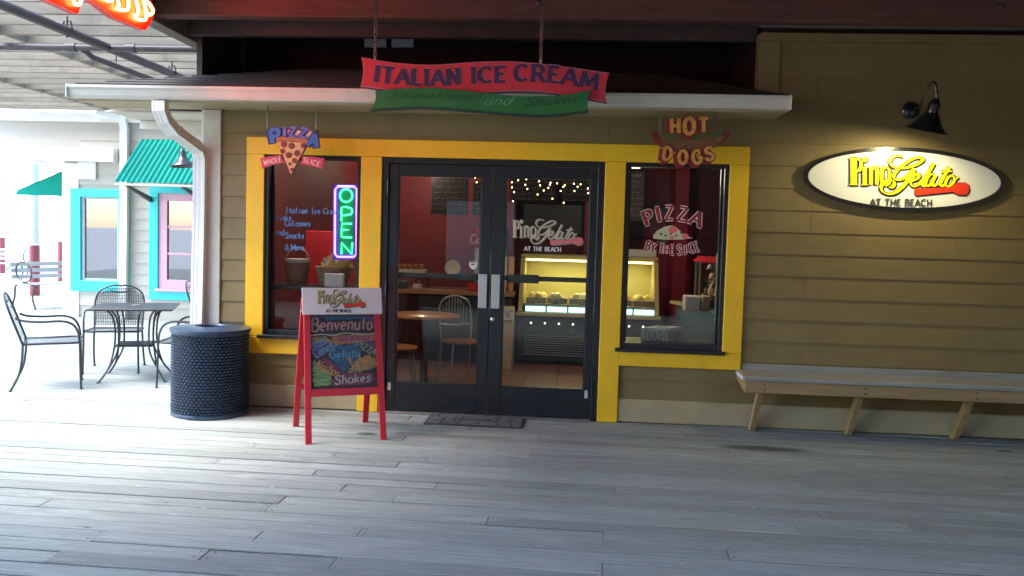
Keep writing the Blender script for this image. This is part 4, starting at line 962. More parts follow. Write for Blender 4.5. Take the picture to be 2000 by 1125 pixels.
MB().lathe([(TR+.006, TH-.035), (TR+.014, TH-.03), (TR+.014, TH-.02), (TR+.022, TH-.015), (TR+.022, TH+.003), (TR+.012, TH+.008), (.125, TH+.022), (.115, TH+.012), (.115, TH-.02), (.12, TH-.02), (TR-.02, TH-.01), (TR-.012, TH-.035)], c0, 56).build('lid', M['binblue'], tc, True)
MB().lathe([(.001, TH-.03), (.112, TH-.03)], c0, 24).build('liner', M['logoblack'], tc)
#MB().cbox(c0.x+.235, c0.x+.262, c0.y-.2, c0.y-.18, .03, TH-.1, .003).build('seam_strip', M['binblue'], tc)
# ---- door mat
mt_o = thing('door_mat', 'dark rubber welcome mat with stone pattern lying before the double door', 'mat', (-.1, -.24, 0))
MB().cbox(-.50, .295, -.43, -.063, .002, .012, .004).build('mat_base', M['mat'], mt_o)
random.seed(3)
def stone(x0, x1, y0, y1):
    j = lambda: random.uniform(-.012, .012); mb = MB()
    pts = [(x0+.006+j()*.4, y0+.006+j()*.4), ((x0+x1)/2+j(), y0+.005), (x1-.006+j()*.4, y0+.006), (x1-.006, (y0+y1)/2+j()), (x1-.006+j()*.4, y1-.006), ((x0+x1)/2+j(), y1-.005), (x0+.006, y1-.006+j()*.4)]
    mb.prism([(a, b, .0165) for a, b in pts], (0, 0, -.006)); mb.build('mat_stone', M['matstone'], mt_o)
for (y0, y1, off) in ((-.418, -.31, 0), (-.178, -.072, .05)):
    xs = [-.488, -.37-off, -.22, -.07+off, .08, .2, .283]
    for a, b in zip(xs, xs[1:]): stone(a, b, y0, y1)
for a, b in ((-.488, -.36), (-.36, -.27), (.07, .18), (.18, .283)): stone(a, b, -.308, -.18)
MB().cbox(-.266, .066, -.302, -.186, .011, .0165, .002).build('mat_plaque', M['matstone'], mt_o)
lettering('mat_lettering', 'WELCOME', (-.24, .27), (.04, .27), .06, lambda x, y: V((x, -y, .0175)), (0, 0, -.002), M['mat'], mt_o, thin=.12, thick=.24, serif=.1, sp=.2)
random.seed(11)
# ---- bench along the wall
bn = thing('wall_bench', 'long unpainted lumber bench fixed along the wall under the oval sign', 'bench', (2.0, -.2, 0))
zf = AT(1465, 738, -.40).z; zt = .485
x0b = 2.0
for i, (ya, yb) in enumerate(((-.405, -.27), (-.265, -.13), (-.125, -.032))):
    MB().cbox(x0b+random.uniform(-.006, .006), 7.8, ya, yb, zt-.036, zt+random.uniform(-.002, .002), .005).build('seat_board', M['benchgrey'], bn)
MB().cbox(x0b+.05, 7.8, -.0315, -.021, zt-.02, zt+.05, .003).build('back_strip', M['benchgrey'], bn)
MB().cbox(x0b+.012, 7.8, -.402, -.364, zt-.128, zt-.038, .004).build('front_rail', M['benchwood'], bn)
mb = MB().prism([(x0b+.012, -.363, zt-.128), (x0b+.012, -.363, zt-.038), (x0b+.012, -.032, zt-.038), (x0b+.012, -.032, zt-.075)], (.038, 0, 0)); mb.build('end_bracket', M['benchwood'], bn)
for xl in (2.14, 2.905, 3.735, 4.6, 5.4):
    leg_(MB(), (xl, -.075, .0), (xl+.015, -.34, zt-.04), .02, .042).build('leg_brace', M['benchwood'], bn)
for xq in (2.16, 2.92, 3.75, 4.62):
    for dz_ in (.06, .1): MB().lathe([(.008, 0), (.008, .003), (.004, .005)], (xq, -.402, zt-dz_), 8, (0, -1, 0)).build('carriage_bolt', M['darksteel'], bn)
mb = MB().prism([(x0b-.007, -.38, zt-.03), (x0b-.007, -.38, zt-.004), (x0b-.007, -.13, zt-.004), (x0b-.007, -.13, zt-.03)], (.003, 0, 0)); mb.build('lumber_tag', M['vinylwhite'], bn)
# ---- neon sign at the upper left
ns = thing('neon_sign', 'glowing red neon sign hanging under the upper deck at the top left corner', 'sign', (-2.35, -1.3, 2.95))
NX = -2.33
def nx_(x, y, X=NX): return ATX(x, y, X)
for nm, pts in (('sign_board', [(284.5, 59), (296, 42), (304, 20), (292, -6), (200, -75), (120, -120), (110, -60), (179, 0), (226, 36)]), ('sign_board', [(152.5, 28), (158, 8), (150, -20), (60, -80), (50, -25), (91, 0)])):
    MB().prism([nx_(*p) for p in pts], (-.05, 0, 0)).build(nm, M['neonboard'], ns)
for pts in ([(142, -6), (147, 8), (155, 8), (158, -4)], [(200, -6), (212, 2), (219, 1)], [(229, -5), (232, 12), (228, 16), (240, 20), (250, 17), (251, -5)], [(262, -8), (268, 8), (270, 26), (263, 32), (277, 39.5), (286, 34), (282, 4), (287, 2), (298, 18), (297, 26), (291, 29), (286, 22)],
            [(236, -30), (225, -14), (240, -6)], [(190, -60), (200, -40), (185, -26)], [(150, -86), (165, -60), (150, -50)], [(100, -40), (110, -20), (100, -12)]):
    q = smooth(pts, 4); MB().tube([nx_(x, y, NX+.02) for x, y in q], .0095, 7).build('neon_tube', M['neonred'], ns, True)
for (a, b) in ((175, -80), (285, -20)):
    p = nx_(a, b, NX-.025); MB().tube([p, (p.x, p.y, JZ+.15)], .006, 6).build('hanger_rod', M['darksteel'], ns)
# ---- sprinkler pipes under the joists
pp = thing('sprinkler_pipe', 'thick dark pipe running back below the pale joists at upper left', 'pipe', (-4.0, 2, 3.2))
zp = 3.22
a = ATZ(10, 12, zp); b = ATZ(328, 138, zp); MB().tube([(a.x, -2.2, zp), (a.x, 4.5, zp)], .043, 12).build('pipe_run', M['pipe'], pp, True)
for yy in (.3, 2.3): 
    mb = MB().tube([(a.x, yy, zp+.05), (a.x, yy, JZ+.02)], .008, 6); mb.tube([V((a.x-.03, yy, zp+.09)), V((a.x-.052, yy, zp)), V((a.x, yy, zp-.052)), V((a.x+.052, yy, zp)), V((a.x+.03, yy, zp+.09))], .008, 6, closed=True); mb.build('pipe_hanger', M['darksteel'], pp)
p2 = thing('sprinkler_pipe', 'long level pipe with couplings crossing below the joists toward the roof', 'pipe', (-4, 2.2, 3.2))
c = ATZ(0, 91, 3.22); d_ = ATZ(360, 101, 3.22); MB().tube([(-8.2, c.y, 3.22), (-2.9, c.y, 3.22)], .034, 12).build('pipe_run', M['pipe'], p2, True)
for xx in (ATZ(145, 95, 3.22).x, ATZ(262, 97, 3.22).x): MB().tube([(xx-.05, c.y, 3.22), (xx+.05, c.y, 3.22)], .043, 12).build('coupling', M['pipe'], p2, True)
p3 = thing('sprinkler_pipe', 'short branch pipe slanting back from a coupling below the joists', 'pipe', (-4, 3, 3.15))
a = ATZ(165, 98, 3.2); MB().tube([(a.x, c.y, 3.2), (a.x, c.y+.15, 3.16), (a.x, 5.6, 3.16)], .03, 10).build('pipe_run', M['pipe'], p3, True)
MB().tube([(a.x, c.y+.6, 3.2), (a.x, c.y+.6, JZ+.02)], .007, 6).build('pipe_hanger', M['darksteel'], p3)

# ---- left building at Y = 6.4
YB = 6.4
lb = thing('neighbour_shop', 'taupe neighbouring shop with turquoise framed windows and white porch beam', 'building', (-6, YB, 0))
mb = MB()
# wall panels round two window openings (pink -6.055..-4.6, plain -7.33..-6.76)
def fx(x_): return AT(x_, 450, YB).x
w1 = (-7.39, -6.70, .58, 1.98); w2 = (-6.06, -4.75, .50, 2.05)
for (a, b, z0, z1) in ((-7.66, w1[0], 0, JZ), (w1[0], w1[1], 0, w1[2]), (w1[0], w1[1], w1[3], JZ), (w1[1], w2[0], 0, JZ), (w2[0], w2[1], 0, w2[2]), (w2[0], w2[1], w2[3], JZ), (w2[1], -4.0, 0, JZ)):
    mb.box(a, b, YB, YB+.12, z0, z1)
mb.box(-7.66, -7.54, YB+.12, 13, 0, 3.2)
mb.box(-9.2, -7.66, YB, YB+.12, 2.75, JZ)
mb.build('wall', M['farsiding'], lb)
for k in range(18):
    zb = .2+k*.178
    for (a, b) in ((-7.4, -4.0),) if zb > 2.0 else ((-7.4, -7.39), (-6.6, -6.22)) if zb > .45 else ((-7.4, -4.0),):
        if b-a < .05 or zb+.17 > 3.16: continue
        MB().add([(a, YB-.018, zb), (b, YB-.018, zb), (b, YB-.006, zb+.18), (a, YB-.006, zb+.18), (a, YB, zb), (b, YB, zb), (b, YB, zb+.18), (a, YB, zb+.18)], [(0, 1, 2, 3), (0, 4, 5, 1), (1, 5, 6, 2), (3, 2, 6, 7), (0, 3, 7, 4)]).build('siding_board', M['farsiding'], lb)
MB().cbox(-7.68, -7.40, YB-.03, YB, 0, 2.5, .005).build('corner_board', M['white'], lb)
MB().cbox(-9.2, -4.0, YB-.05, YB, 3.16, 3.325, .005).build('frieze_board', M['white'], lb)
MB().cbox(-9.2, -6.74, YB-.16, YB-.02, 2.52, 2.74, .006).build('porch_beam', M['white'], lb)
MB().cbox(-7.40, -7.10, YB-.05, YB-.02, 2.24, 2.519, .006).build('bracket_block', M['white'], lb)
mb = MB().hull8([(-9.3, YB+.3, 2.66), (-7.2, YB-.02, 2.37), (-7.2, YB+1.2, 2.37), (-9.3, YB+1.2, 2.66), (-9.3, YB+.3, 2.70), (-7.2, YB-.02, 2.41), (-7.2, YB+1.2, 2.41), (-9.3, YB+1.2, 2.70)]); mb.build('porch_soffit', M['cream'], lb)
for nm, (a, b, z0, z1), tr_ in (('window', (-7.36, -6.72, .60, 1.96), .17), ('window', (-6.06, -4.75, .50, 2.05), .15)):
    t = tr_; mb = MB(); mb.cbox(a-t, b+t, YB-.05, YB, z1, z1+.13, .005); mb.cbox(a-t, b+t, YB-.05, YB, z0-.17, z0, .005); mb.cbox(a-t, a, YB-.0495, YB, z0, z1, .005); mb.cbox(b, b+t, YB-.0495, YB, z0, z1, .005)
    wd = mb.build('window', M['tealpaint'], lb)
    if a < -7:
        mb = MB(); mb.cbox(a, a+.05, YB-.01, YB+.06, z0, z1, .003); mb.cbox(b-.04, b, YB-.01, YB+.06, z0, z1, .003); mb.cbox(a+.05, b-.04, YB-.0095, YB+.06, z0, z0+.04, .003); mb.cbox(a+.05, b-.04, YB-.0095, YB+.06, z1-.03, z1, .003); mb.build('window_frame', M['postblue'], wd)
        MB().box(a+.04, b-.03, YB+.02, YB+.026, z0+.03, z1-.02).build('window_glass', M['farglass'], wd)
    else:
        mb = MB(); mb.cbox(a, a+.14, YB-.02, YB+.06, z0, z1, .003); mb.cbox(b-.14, b, YB-.02, YB+.06, z0, z1, .003); mb.cbox(a+.14, b-.14, YB-.0195, YB+.06, z1-.12, z1, .003); mb.cbox(a+.14, b-.14, YB-.0195, YB+.06, z0, z0+.16, .003); mb.build('window_sash', M['pink'], wd)
        xs = [-5.92, -5.49, -5.06, -4.89]
        for xm in (-5.49, -5.04): MB().cbox(xm-.018, xm+.018, YB-.012, YB+.04, z0+.16, z1-.12, .003).build('muntin', M['pink'], wd)
        for zm in (1.517, 1.08): 
            for (xa, xc) in ((a+.14, -5.508), (-5.472, -5.058), (-5.022, b-.14)): MB().cbox(xa, xc, YB-.011, YB+.04, zm-.018, zm+.018, .003).build('muntin', M['pink'], wd)
        for (xa, xc) in ((a+.14, -5.508), (-5.472, -5.058), (-5.022, b-.14)):
            for (za, zc) in ((z0+.16, 1.062), (1.098, 1.499), (1.535, z1-.12)): MB().box(xa-.004, xc+.004, YB+.015, YB+.02, za-.004, zc+.004).build('window_pane', M['farglass'], wd)
        MB().cbox(a-.03, b+.03, YB-.09, YB-.051, z0-.03, z0+.01, .004).build('window_sill', M['pink'], wd)
MB().box(-7.5, -4.1, YB+1.4, YB+1.5, 0, 3).build('room_back', M['darkpanel'], lb)
MB().box(-7.5, -4.1, YB+.13, YB+1.4, 3.0, 3.1).build('room_ceiling', M['darkpanel'], lb)
rect_tube(MB(), [AT(190, 223, YB-.10), AT(226, 226, YB-.10), AT(240, 236, YB-.09), AT(243, 250, YB-.08), AT(243, 420, YB-.08), AT(240, 632, YB-.08)], .06, .04).build('downspout', M['white'], lb)
def awning(root, TL, TR, BL, BR, nr):
    mb = MB(); n = nr*6
    TL, TR, BL, BR = map(V, (TL, TR, BL, BR)); nn = (BL-TL).cross(TR-TL).normalized()
    if nn.z < 0: nn = -nn
    vs = []
    for i in range(n+1):
        t = i/n; o = nn*(.014*math.sin(2*math.pi*t*nr)+.014)
        a = TL.lerp(TR, t)+o; b = BL.lerp(BR, t)+o; vs += [a, b, a-nn*.004, b-nn*.004]
    fs = []
    for i in range(n):
        q = 4*i; fs += [(q, q+1, q+5, q+4), (q+2, q+6, q+7, q+3), (q+1, q+3, q+7, q+5), (q, q+4, q+6, q+2)]
    fs += [(0, 2, 3, 1), (4*n, 4*n+1, 4*n+3, 4*n+2)]
    return mb.add(vs, fs).build('awning', M['teal'], root)
aw = awning(lb, (-6.33, YB-.06, 2.89), (-4.5, YB-.06, 2.89), (-6.33, 5.52, 2.16), (-4.5, 5.52, 2.16), 22)
MB().cbox(-6.33, -4.5, 5.51, 5.54, 2.115, 2.15, .004).build('awning_rail', M['cream'], lb)
for xx in (-6.2, -5.32):
    MB().prism([(xx, 5.56, 2.115), (xx, 5.66, 2.115), (xx, YB-.05, 1.98), (xx, YB-.05, 1.90)], (.05, 0, 0)).build('awning_bracket', M['darksteel'], lb)
p = [AT(100, 330, 8.0), AT(125, 331, 8.0)]
zA, zB_ = AT(110, 330, 8).z, AT(50, 377, 7.6).z
awning(lb, (-7.70, 7.2, zA+.1), (-7.70, 9.2, zA+.1), (AT(46, 376, 7.4).x, 7.2, zB_), (AT(46, 376, 7.4).x, 9.2, zB_), 22)
xq = AT(46, 376, 7.4).x; MB().prism([(-7.70, 7.19, zA+.1), (xq, 7.19, zB_), (xq, 7.19, zB_-.05), (-7.70, 7.19, zB_-.05)], (0, .01, 0)).build('awning_cheek', M['teal'], lb)
# lamp on the left building's awning side (seen in front of the corrugated sheet)
gl2 = thing('gooseneck_lamp', 'dark barn lamp hanging before the green corrugated awning', 'lamp', AT(355, 320, 4.6))
yl = 4.6; t0 = AT(356, 292, yl)
MB().lathe([(.02, 0), (.045, .03), (.05, .10), (.075, .13), (.11, .18), (.17, .225), (.175, .235), (.165, .232), (.1, .19), (.06, .15), (.03, .14)], t0, 28, (.1, -.05, -1)).build('lamp_shade', M['blackmetal'], gl2, True)
arm = [t0+V((0, 0, -.01)), AT(356, 270, yl), AT(358, 254, yl), AT(365, 250.5, yl), AT(385, 254, yl), AT(403, 259, yl), V((-2.5, yl, AT(403, 262, yl).z-.02))]
MB().tube(sm3(arm), .011, 8).build('gooseneck', M['blackmetal'], gl2, True)

# ---- patio furniture
def patio_chair(label):
    c = thing('patio_chair', label, 'chair', (0, 0, 0), 'wrought iron chairs on the deck')
    r = .0105
    for s_ in (-1, 1):
        yv = s_*.255
        arm = [V((-.265, s_*.235, .66)), V((-.20, s_*.25, .635)), V((-.06, s_*.265, .625)), V((.10, s_*.265, .63)), V((.19, s_*.262, .60)), V((.235, s_*.258, .53)), V((.25, s_*.255, .43)), V((.255, s_*.258, .2)), V((.262, s_*.262, .0))]
        MB().tube(sm3(arm), r, 8).build('arm_and_front_leg', M['iron'], c, True)
        MB().tube(sm3([V((-.21, s_*.235, .42)), V((-.215, s_*.24, .3)), V((-.24, s_*.245, .15)), V((-.31, s_*.25, 0))]), r, 8).build('rear_leg', M['iron'], c, True)
        mb = MB(); mb.lathe([(.018, 0), (.018, .006), (.010, .010)], (.262, s_*.262, 0), 10); mb.lathe([(.018, 0), (.018, .006), (.01, .01)], (-.31, s_*.25, 0), 10); mb.build('foot', M['iron'], c)
    def back(z): return -.21-.16*(z-.42)/.46
    arch = [(-.235, .42), (-.24, .55), (-.245, .68), (-.215, .79), (-.13, .85), (-.05, .868), (0, .862), (.05, .868), (.13, .85), (.215, .79), (.245, .68), (.24, .55), (.235, .42)]
    MB().tube(sm3([V((back(z), y, z)) for y, z in arch], 4), r, 8).build('back_frame', M['iron'], c, True)
    MB().tube([(back(.80)-.002, y, .825-.03*math.cos(y*9)+.0) for y in [-.1+.02*i for i in range(11)]], .007, 6).build('back_scroll', M['iron'], c, True)
    MB().tube(sm3([V((-.21, -.235, .42)), V((0, -.245, .425)), V((.24, -.25, .43)), V((.25, 0, .432)), V((.24, .25, .43)), V((0, .245, .425)), V((-.21, .235, .42)), V((-.212, 0, .42))])+[V((-.21, -.235, .42))], r, 8).build('seat_frame', M['iron'], c, True)
    mb = MB(); N = 26
    for i in range(N):
        y = -.23+.46*(i+.5)/N; mb.add([(-.21, y-.0035, .424), (-.21, y+.0035, .424), (.245, y+.0035, .432), (.245, y-.0035, .432)], [(0, 1, 2, 3)])
        x = -.205+.445*(i+.5)/N; mb.add([(x-.0035, -.24, .4265), (x+.0035, -.24, .4265), (x+.0035, .24, .4265), (x-.0035, .24, .4265)], [(0, 1, 2, 3)])
    mb.build('seat_mesh', M['iron'], c)
    mb = MB()
    for i in range(26):
        y = -.23+.46*(i+.5)/26; zt_ = .84-.22*max(0, abs(y)-.1)**1.0*2.2; mb.add([(back(.45), y-.003, .45), (back(.45), y+.003, .45), (back(zt_), y+.003, zt_), (back(zt_), y-.003, zt_)], [(0, 1, 2, 3)])
        z = .45+.39*(i+.5)/26; hw_ = .237 if z < .74 else .237-(z-.74)*1.1; mb.add([(back(z)-.001, -hw_, z-.003), (back(z)-.001, hw_, z-.003), (back(z)-.001, hw_, z+.003), (back(z)-.001, -hw_, z+.003)], [(0, 1, 2, 3)])
    mb.build('back_mesh', M['iron'], c)
    return c
ch = patio_chair('black wrought iron armchair left of the patio table, seen from its side')
ch.location = (-4.20, .52, 0); ch.rotation_euler.z = math.radians(30)
for loc, ang, lab in (((-4.12, 1.52, 0), -70, 'black wrought iron armchair behind the patio table with its arched back showing'),
                      ((-3.0, .92, 0), 188, 'wrought iron chair mostly hidden behind the trash can, facing the table'),
                      ((-3.62, 3.0, 0), 12, 'wrought iron chair behind the table with its back toward the far windows')):
    c2 = copy_tree(ch); c2.location = loc; c2.rotation_euler.z = math.radians(ang); c2['label'] = lab
tb = thing('patio_table', 'square black mesh topped patio table with curved iron legs', 'table', (0, 0, 0))
TS = .375
mb = MB(); mb.cbox(-TS, TS, -TS, TS, .70, .722, .008); mb.build('table_top', M['iron'], tb)
MB().lathe([(.045, 0), (.05, .006), (.02, .012), (.02, .004)], (0, 0, .722), 16).build('umbrella_ring', M['chairmetal'], tb)
for sx in (-1, 1):
    for sy in (-1, 1):
        for o in (0, 1):
            q = V((sx*(.19+.05*o), sy*(.24-.05*o), 0)); f = V((sx*.30, sy*.30, 0))
            MB().tube(sm3([V((q.x*1.05, q.y*1.05, .70)), V((q.x*.8, q.y*.8, .62)), V((q.x*.72, q.y*.72, .45)), V((q.x*.78, q.y*.78, .28)), V((f.x*.75, f.y*.75, .12)), V((f.x, f.y, .0))]), .0095, 7).build('leg', M['iron'], tb, True)
        MB().lathe([(.018, 0), (.018, .006), (.01, .01)], (sx*.30, sy*.30, 0), 10).build('foot', M['iron'], tb)
mb = MB(); mb.cbox(-.17, .17, -.17, .17, .33, .35, .004); mb.build('lower_shelf', M['iron'], tb)
tb.location = (-3.68, 1.12, 0); tb.rotation_euler.z = math.radians(20)

# ---- far left: posts, picnic benches, small pavilion
def post(px_, py_, Yp, lab, rr=.085):
    b = ATZ(px_, py_, 0); o = thing('porch_post', lab, 'post', (b.x, b.y, 0), 'round posts of the far porch')
    MB().lathe([(rr, 0), (rr, 1.05)], (b.x, b.y, 0), 20).build('red_wrap', M['postred'], o, True)
    MB().lathe([(rr+.006, 1.05), (rr+.006, 1.09)], (b.x, b.y, 0), 20).build('collar', M['white'], o, True)
    MB().lathe([(rr*.92, 1.09), (rr*.92, 2.75)], (b.x, b.y, 0), 20).build('shaft', M['postblue'], o, True)
post(68, 577, 0, 'round post with faded red lower half nearest the shops at far left', .10)
post(120, 552, 0, 'thinner looking red and grey post just beside the white corner board')
post(4, 534, 0, 'red and grey porch post at the left edge of the picture')
pv = thing('far_pavilion', 'pale far pavilion roof with band of small bumps beyond the posts', 'building', (-20, 20, 0))
MB().cbox(-32, -13.2, 19.2, 19.4, 3.1, 3.9, .02).build('fascia', M['cream'], pv); MB().box(-32, -13.2, 19.4, 24, 3.5, 3.7).build('roof', M['base'], pv)
for i in range(12): MB().lathe([(.16, 0), (.16, .2), (.08, .28)], (-30+i*1.4, 19.3, 3.9), 10).build('roof_cap', M['postblue'], pv)
for xx in (-31, -26, -21, -15): MB().cbox(xx, xx+.2, 19.5, 19.7, -.1, 3.5, .01).build('post', M['white'], pv)
def iron_bench(loc, lab, ang=0):
    o = thing('iron_bench', lab, 'bench', (0, 0, 0), 'iron benches on the far terrace')
    for s_ in (-.55, .55):
        MB().tube(sm3([V((s_, -.28, 0)), V((s_, -.2, .2)), V((s_, -.22, .42)), V((s_, .2, .42)), V((s_, .26, .2)), V((s_, .34, 0))]), .018, 6).build('leg', M['iron'], o, True)
        MB().tube([V((s_, .22+.03*math.sin(t), .65))+V((0, -.22*math.cos(t)*0, 0))+V((0, -.2+.2*math.cos(t), .18*math.sin(t))) for t in [2*math.pi*k/14 for k in range(14)]], .014, 6, closed=True).build('arm_ring', M['iron'], o, True)
    for k in range(5): MB().cbox(-.62, .62, -.2+k*.085, -.135+k*.085, .425, .445, .004).build('seat_slat', M['postblue'], o)
    for k in range(3): MB().cbox(-.62, .62, .235+k*.02, .255+k*.02, .52+k*.11, .59+k*.11, .004).build('back_slat', M['postblue'], o)
    o.location = loc; o.rotation_euler.z = math.radians(ang); return o
q = ATZ(85, 603, 0); iron_bench((q.x-.05, q.y+.35, 0), 'iron bench end beside the white corner board at far left', 70)
q = ATZ(15, 547, 0); iron_bench((q.x, q.y, 0), 'iron bench far off at the left edge behind the red posts', 0)
q = ATZ(100, 540, 0); iron_bench((q.x, q.y, 0), 'iron bench far off between the two red and grey posts', 0)

# ---- opposite building behind the camera (it shows only in the panes)
ob = thing('opposite_shop', 'plain clapboard shop across the deck mirrored in the window panes', 'building', (2, -10.5, 0))
mb = MB().box(-7.5, 8, -10.6, -10.5, 0, 4.4); mb.box(7.9, 8, -10.5, 0, 0, 4.4); mb.build('wall', M['oppwood'], ob)
for k in range(22):
    zb = .1+k*.19; MB().add([(-7.5, -10.475, zb), (7.9, -10.475, zb), (7.9, -10.492, zb+.19), (-7.5, -10.492, zb+.19)], [(3, 2, 1, 0)]).build('siding_board', M['oppwood'], ob)
MB().cbox(-2.0, -.6, -10.47, -10.44, .7, 2.2, .01).build('window', M['white'], ob); MB().cbox(2, 3, -10.47, -10.44, .02, 2.1, .01).build('door', M['signred'], ob)

# ================================================================== INSIDE THE SHOP
def interior_lamp(name, label, loc, e, col, sz=.08):
    o = thing(name, label, 'lamp', loc)
    MB().lathe([(.07, 0), (.07, -.05), (.06, -.05), (.05, -.01)], loc, 18).build('lamp_can', M['blackmetal'], o, True)
    MB().lathe([(.045, -.012), (.045, -.03), (.001, -.04)], loc, 14).build('light_bulb', M['lampbulb'], o, True)
    l = bpy.data.lights.new('bulb_light', 'POINT'); l.energy = e*.55; l.color = col; l.shadow_soft_size = sz
    p = bpy.data.objects.new('bulb_light', l); COL.objects.link(p); p.parent = o; p.location = (0, 0, -.09); return o
pl_ = AT(1240, 328, 1.5); interior_lamp('ceiling_lamp', 'small bright ceiling lamp at upper left of the right window', (pl_.x, 1.5, pl_.z+.05), 8, (1, .85, .6))
interior_lamp('ceiling_lamp', 'ceiling lamp above the basket shelf inside the left window', (-1.55, .55, 2.5), 10, (1, .9, .75))
interior_lamp('ceiling_lamp', 'ceiling lamp reddening the wall at upper left inside the door', (-1.45, 4.4, 2.6), 6, (1, .8, .6))
# gelato case
YC = 3.0
gc = thing('gelato_case', 'curved glass gelato display case glowing yellow inside the shop', 'display case', (.85, 3.4, 0))
xl, xr = .0, 1.66
MB().cbox(xl, xr, YC+.05, YC+.9, .05, .58, .01).build('case_base', M['darkpanel'], gc)
for i in range(9): MB().cbox(xl+.08, xr-.1, YC+.03, YC+.05, .12+i*.028, .132+i*.028, .002).build('vent_slat', M['steel'], gc)
MB().cbox(xl-.02, xr+.02, YC+.0, YC+.92, .585, .63, .008).build('ledge', M['casegold'], gc)
MB().cbox(xl, xr, YC+.86, YC+.9, .64, 1.27, .006).build('back_panel', M['caseback'], gc)
for xx in (xl, xr-.05):
    MB().prism([(xx, YC+.04, .64), (xx, YC+.9, .64), (xx, YC+.9, 1.27), (xx, YC+.45, 1.27), (xx, YC+.40, 1.24), (xx, YC+.10, .72)], (.05, 0, 0)).build('end_panel', M['casegold'], gc)
MB().cbox(xl, xr, YC+.38, YC+.9, 1.271, 1.31, .01).build('top_rail', M['casegold'], gc)
MB().add([(xl+.05, YC+.05, .66), (xr-.05, YC+.05, .66), (xr-.05, YC+.12, .80), (xl+.05, YC+.12, .80), (xr-.05, YC+.40, 1.26), (xl+.05, YC+.40, 1.26)], [(0, 1, 2, 3), (3, 2, 4, 5)]).build('front_glass', M['popglass'], gc)
MB().cbox(xl+.06, xr-.06, YC+.5, YC+.53, 1.225, 1.25, .004).build('light_bar', M['caselight'], gc)
al = bpy.data.lights.new('case_light', 'AREA'); al.shape = 'RECTANGLE'; al.size = 1.4; al.size_y = .06; al.energy = 1.5; al.color = (1, .86, .4)
ao = bpy.data.objects.new('case_light', al); COL.objects.link(ao); ao.parent = gc; ao.location = V((.83, YC+.52, 1.22))-OFF[gc.name]
MB().cbox(xl+.05, xr-.05, YC+.1, YC+.86, .70, .73, .004).build('tray_deck', M['tray'], gc)
gcol = [(.72, .55, .25), (.75, .68, .5), (.72, .66, .45), (.75, .55, .03), (.62, .2, .05), (.7, .55, .2)]
for i in range(6):
    x0 = xl+.09+i*.255
    mb = MB(); mb.cbox(x0, x0+.235, YC+.16, YC+.55, .731, .80, .006); tr = mb.build('gelato_tray', M['tray'], gc)
    mb = MB()
    for j in range(7):
        a, b_ = random.uniform(.05, .185), random.uniform(.06, .33); mb.lathe([(.001, .055), (.03, .045), (.05, .02), (.055, 0)], (x0+a, YC+.16+b_, .797), 8)
    mb.build('gelato', mat('gelato_flavour', gcol[i], .5, var=.15, scale=25), tr)
for i in range(6): MB().cbox(xl+.09+i*.255, xl+.325+i*.255, YC+.03, YC+.045, .64, .70, .003).build('price_light', M['tube'], gc)
for i in range(9): MB().lathe([(.001, .012), (.009, .006), (.009, 0)], (xl+.16+i*.165, YC+.05, .50), 8, (0, -1, 0)).build('case_led', M['led'], gc)
def lm_case(x, y): return V((xl+.62+(x-110)/1480*.62, YC+.046, .46-(y-205)/615*.24))
mb = MB(); strokes('', LOGO_PINO+LOGO_GEL, lm_case, (0, .003, 0), None, None, b=mb, lift0=.0001); mb.build('case_lettering', M['logogrey'], gc)
# counter with things
ct = thing('service_counter', 'dark service counter with orange wood edge left of the gelato case', 'counter', (-1, 3.3, 0))
MB().cbox(-2.3, -.08, 3.05, 3.7, .0, .80, .01).build('counter_front', M['darkpanel'], ct); MB().cbox(-2.33, -.05, 3.0, 3.75, .801, .85, .006).build('counter_top', M['counterwood'], ct)
MB().cbox(-2.3, -.1, 3.45, 3.7, .97, 1.01, .006).build('upper_ledge', M['darksteel'], ct)
for xx in (-2.2, -1.2, -.2): MB().cbox(xx, xx+.03, 3.5, 3.6, .851, .969, .004).build('ledge_support', M['darksteel'], ct)
def boxthing(name, lab, cat, x0, x1, y0, y1, z0, z1, m_, extra=None):
    o = thing(name, lab, cat, ((x0+x1)/2, (y0+y1)/2, z0)); MB().cbox(x0, x1, y0, y1, z0, z1, .008).build('body', m_, o)
    return o
dm = boxthing('drink_machine', 'red topped soda fountain standing on the counter behind the door', 'drink machine', -.62, -.22, 3.75, 4.2, .86, 1.36, M['steel'])
MB().cbox(-.62, -.22, 3.73, 3.749, 1.362, 1.62, .006).build('machine_header', M['cokered'], dm); MB().cbox(-.61, -.23, 3.75, 4.18, 1.362, 1.60, .006).build('machine_top', M['darkpanel'], dm)
strokes('header_script', [([(930-0, 462), (926, 458), (921, 462), (919, 470), (923, 476), (930, 472)], (.5, 1.3)), ([(934, 466), (931, 472), (934, 476), (938, 471), (935, 466)], (.4, 1.1))], px(3.727), (0, .002, 0), M['vinylwhite'], dm)
for xx in (-.52, -.36): MB().cbox(xx, xx+.07, 3.66, 3.749, 1.18, 1.30, .006).build('dispenser_tap', M['blackmetal'], dm)
bx = boxthing('pastry_box', 'clear topped pastry box with orange pastries on the counter ledge', 'box', -1.62, -1.2, 3.45, 3.68, 1.011, 1.07, M['paper'])
for i in range(5): MB().lathe([(.03, 0), (.045, .03), (.03, .06), (.001, .07)], (-1.56+i*.075, 3.56, 1.07), 10).build('pastry', M['crust'], bx)
nb = thing('napkin_ring', 'round pale plate standing upright on the counter ledge', 'plate', (-.86, 3.5, 1.01)); MB().lathe([(.001, 0), (.09, 0), (.1, .008), (.09, .012), (.001, .006)], (-.86, 3.53, 1.105), 22, (0, -1, .15)).build('plate_body', M['casegold'], nb)
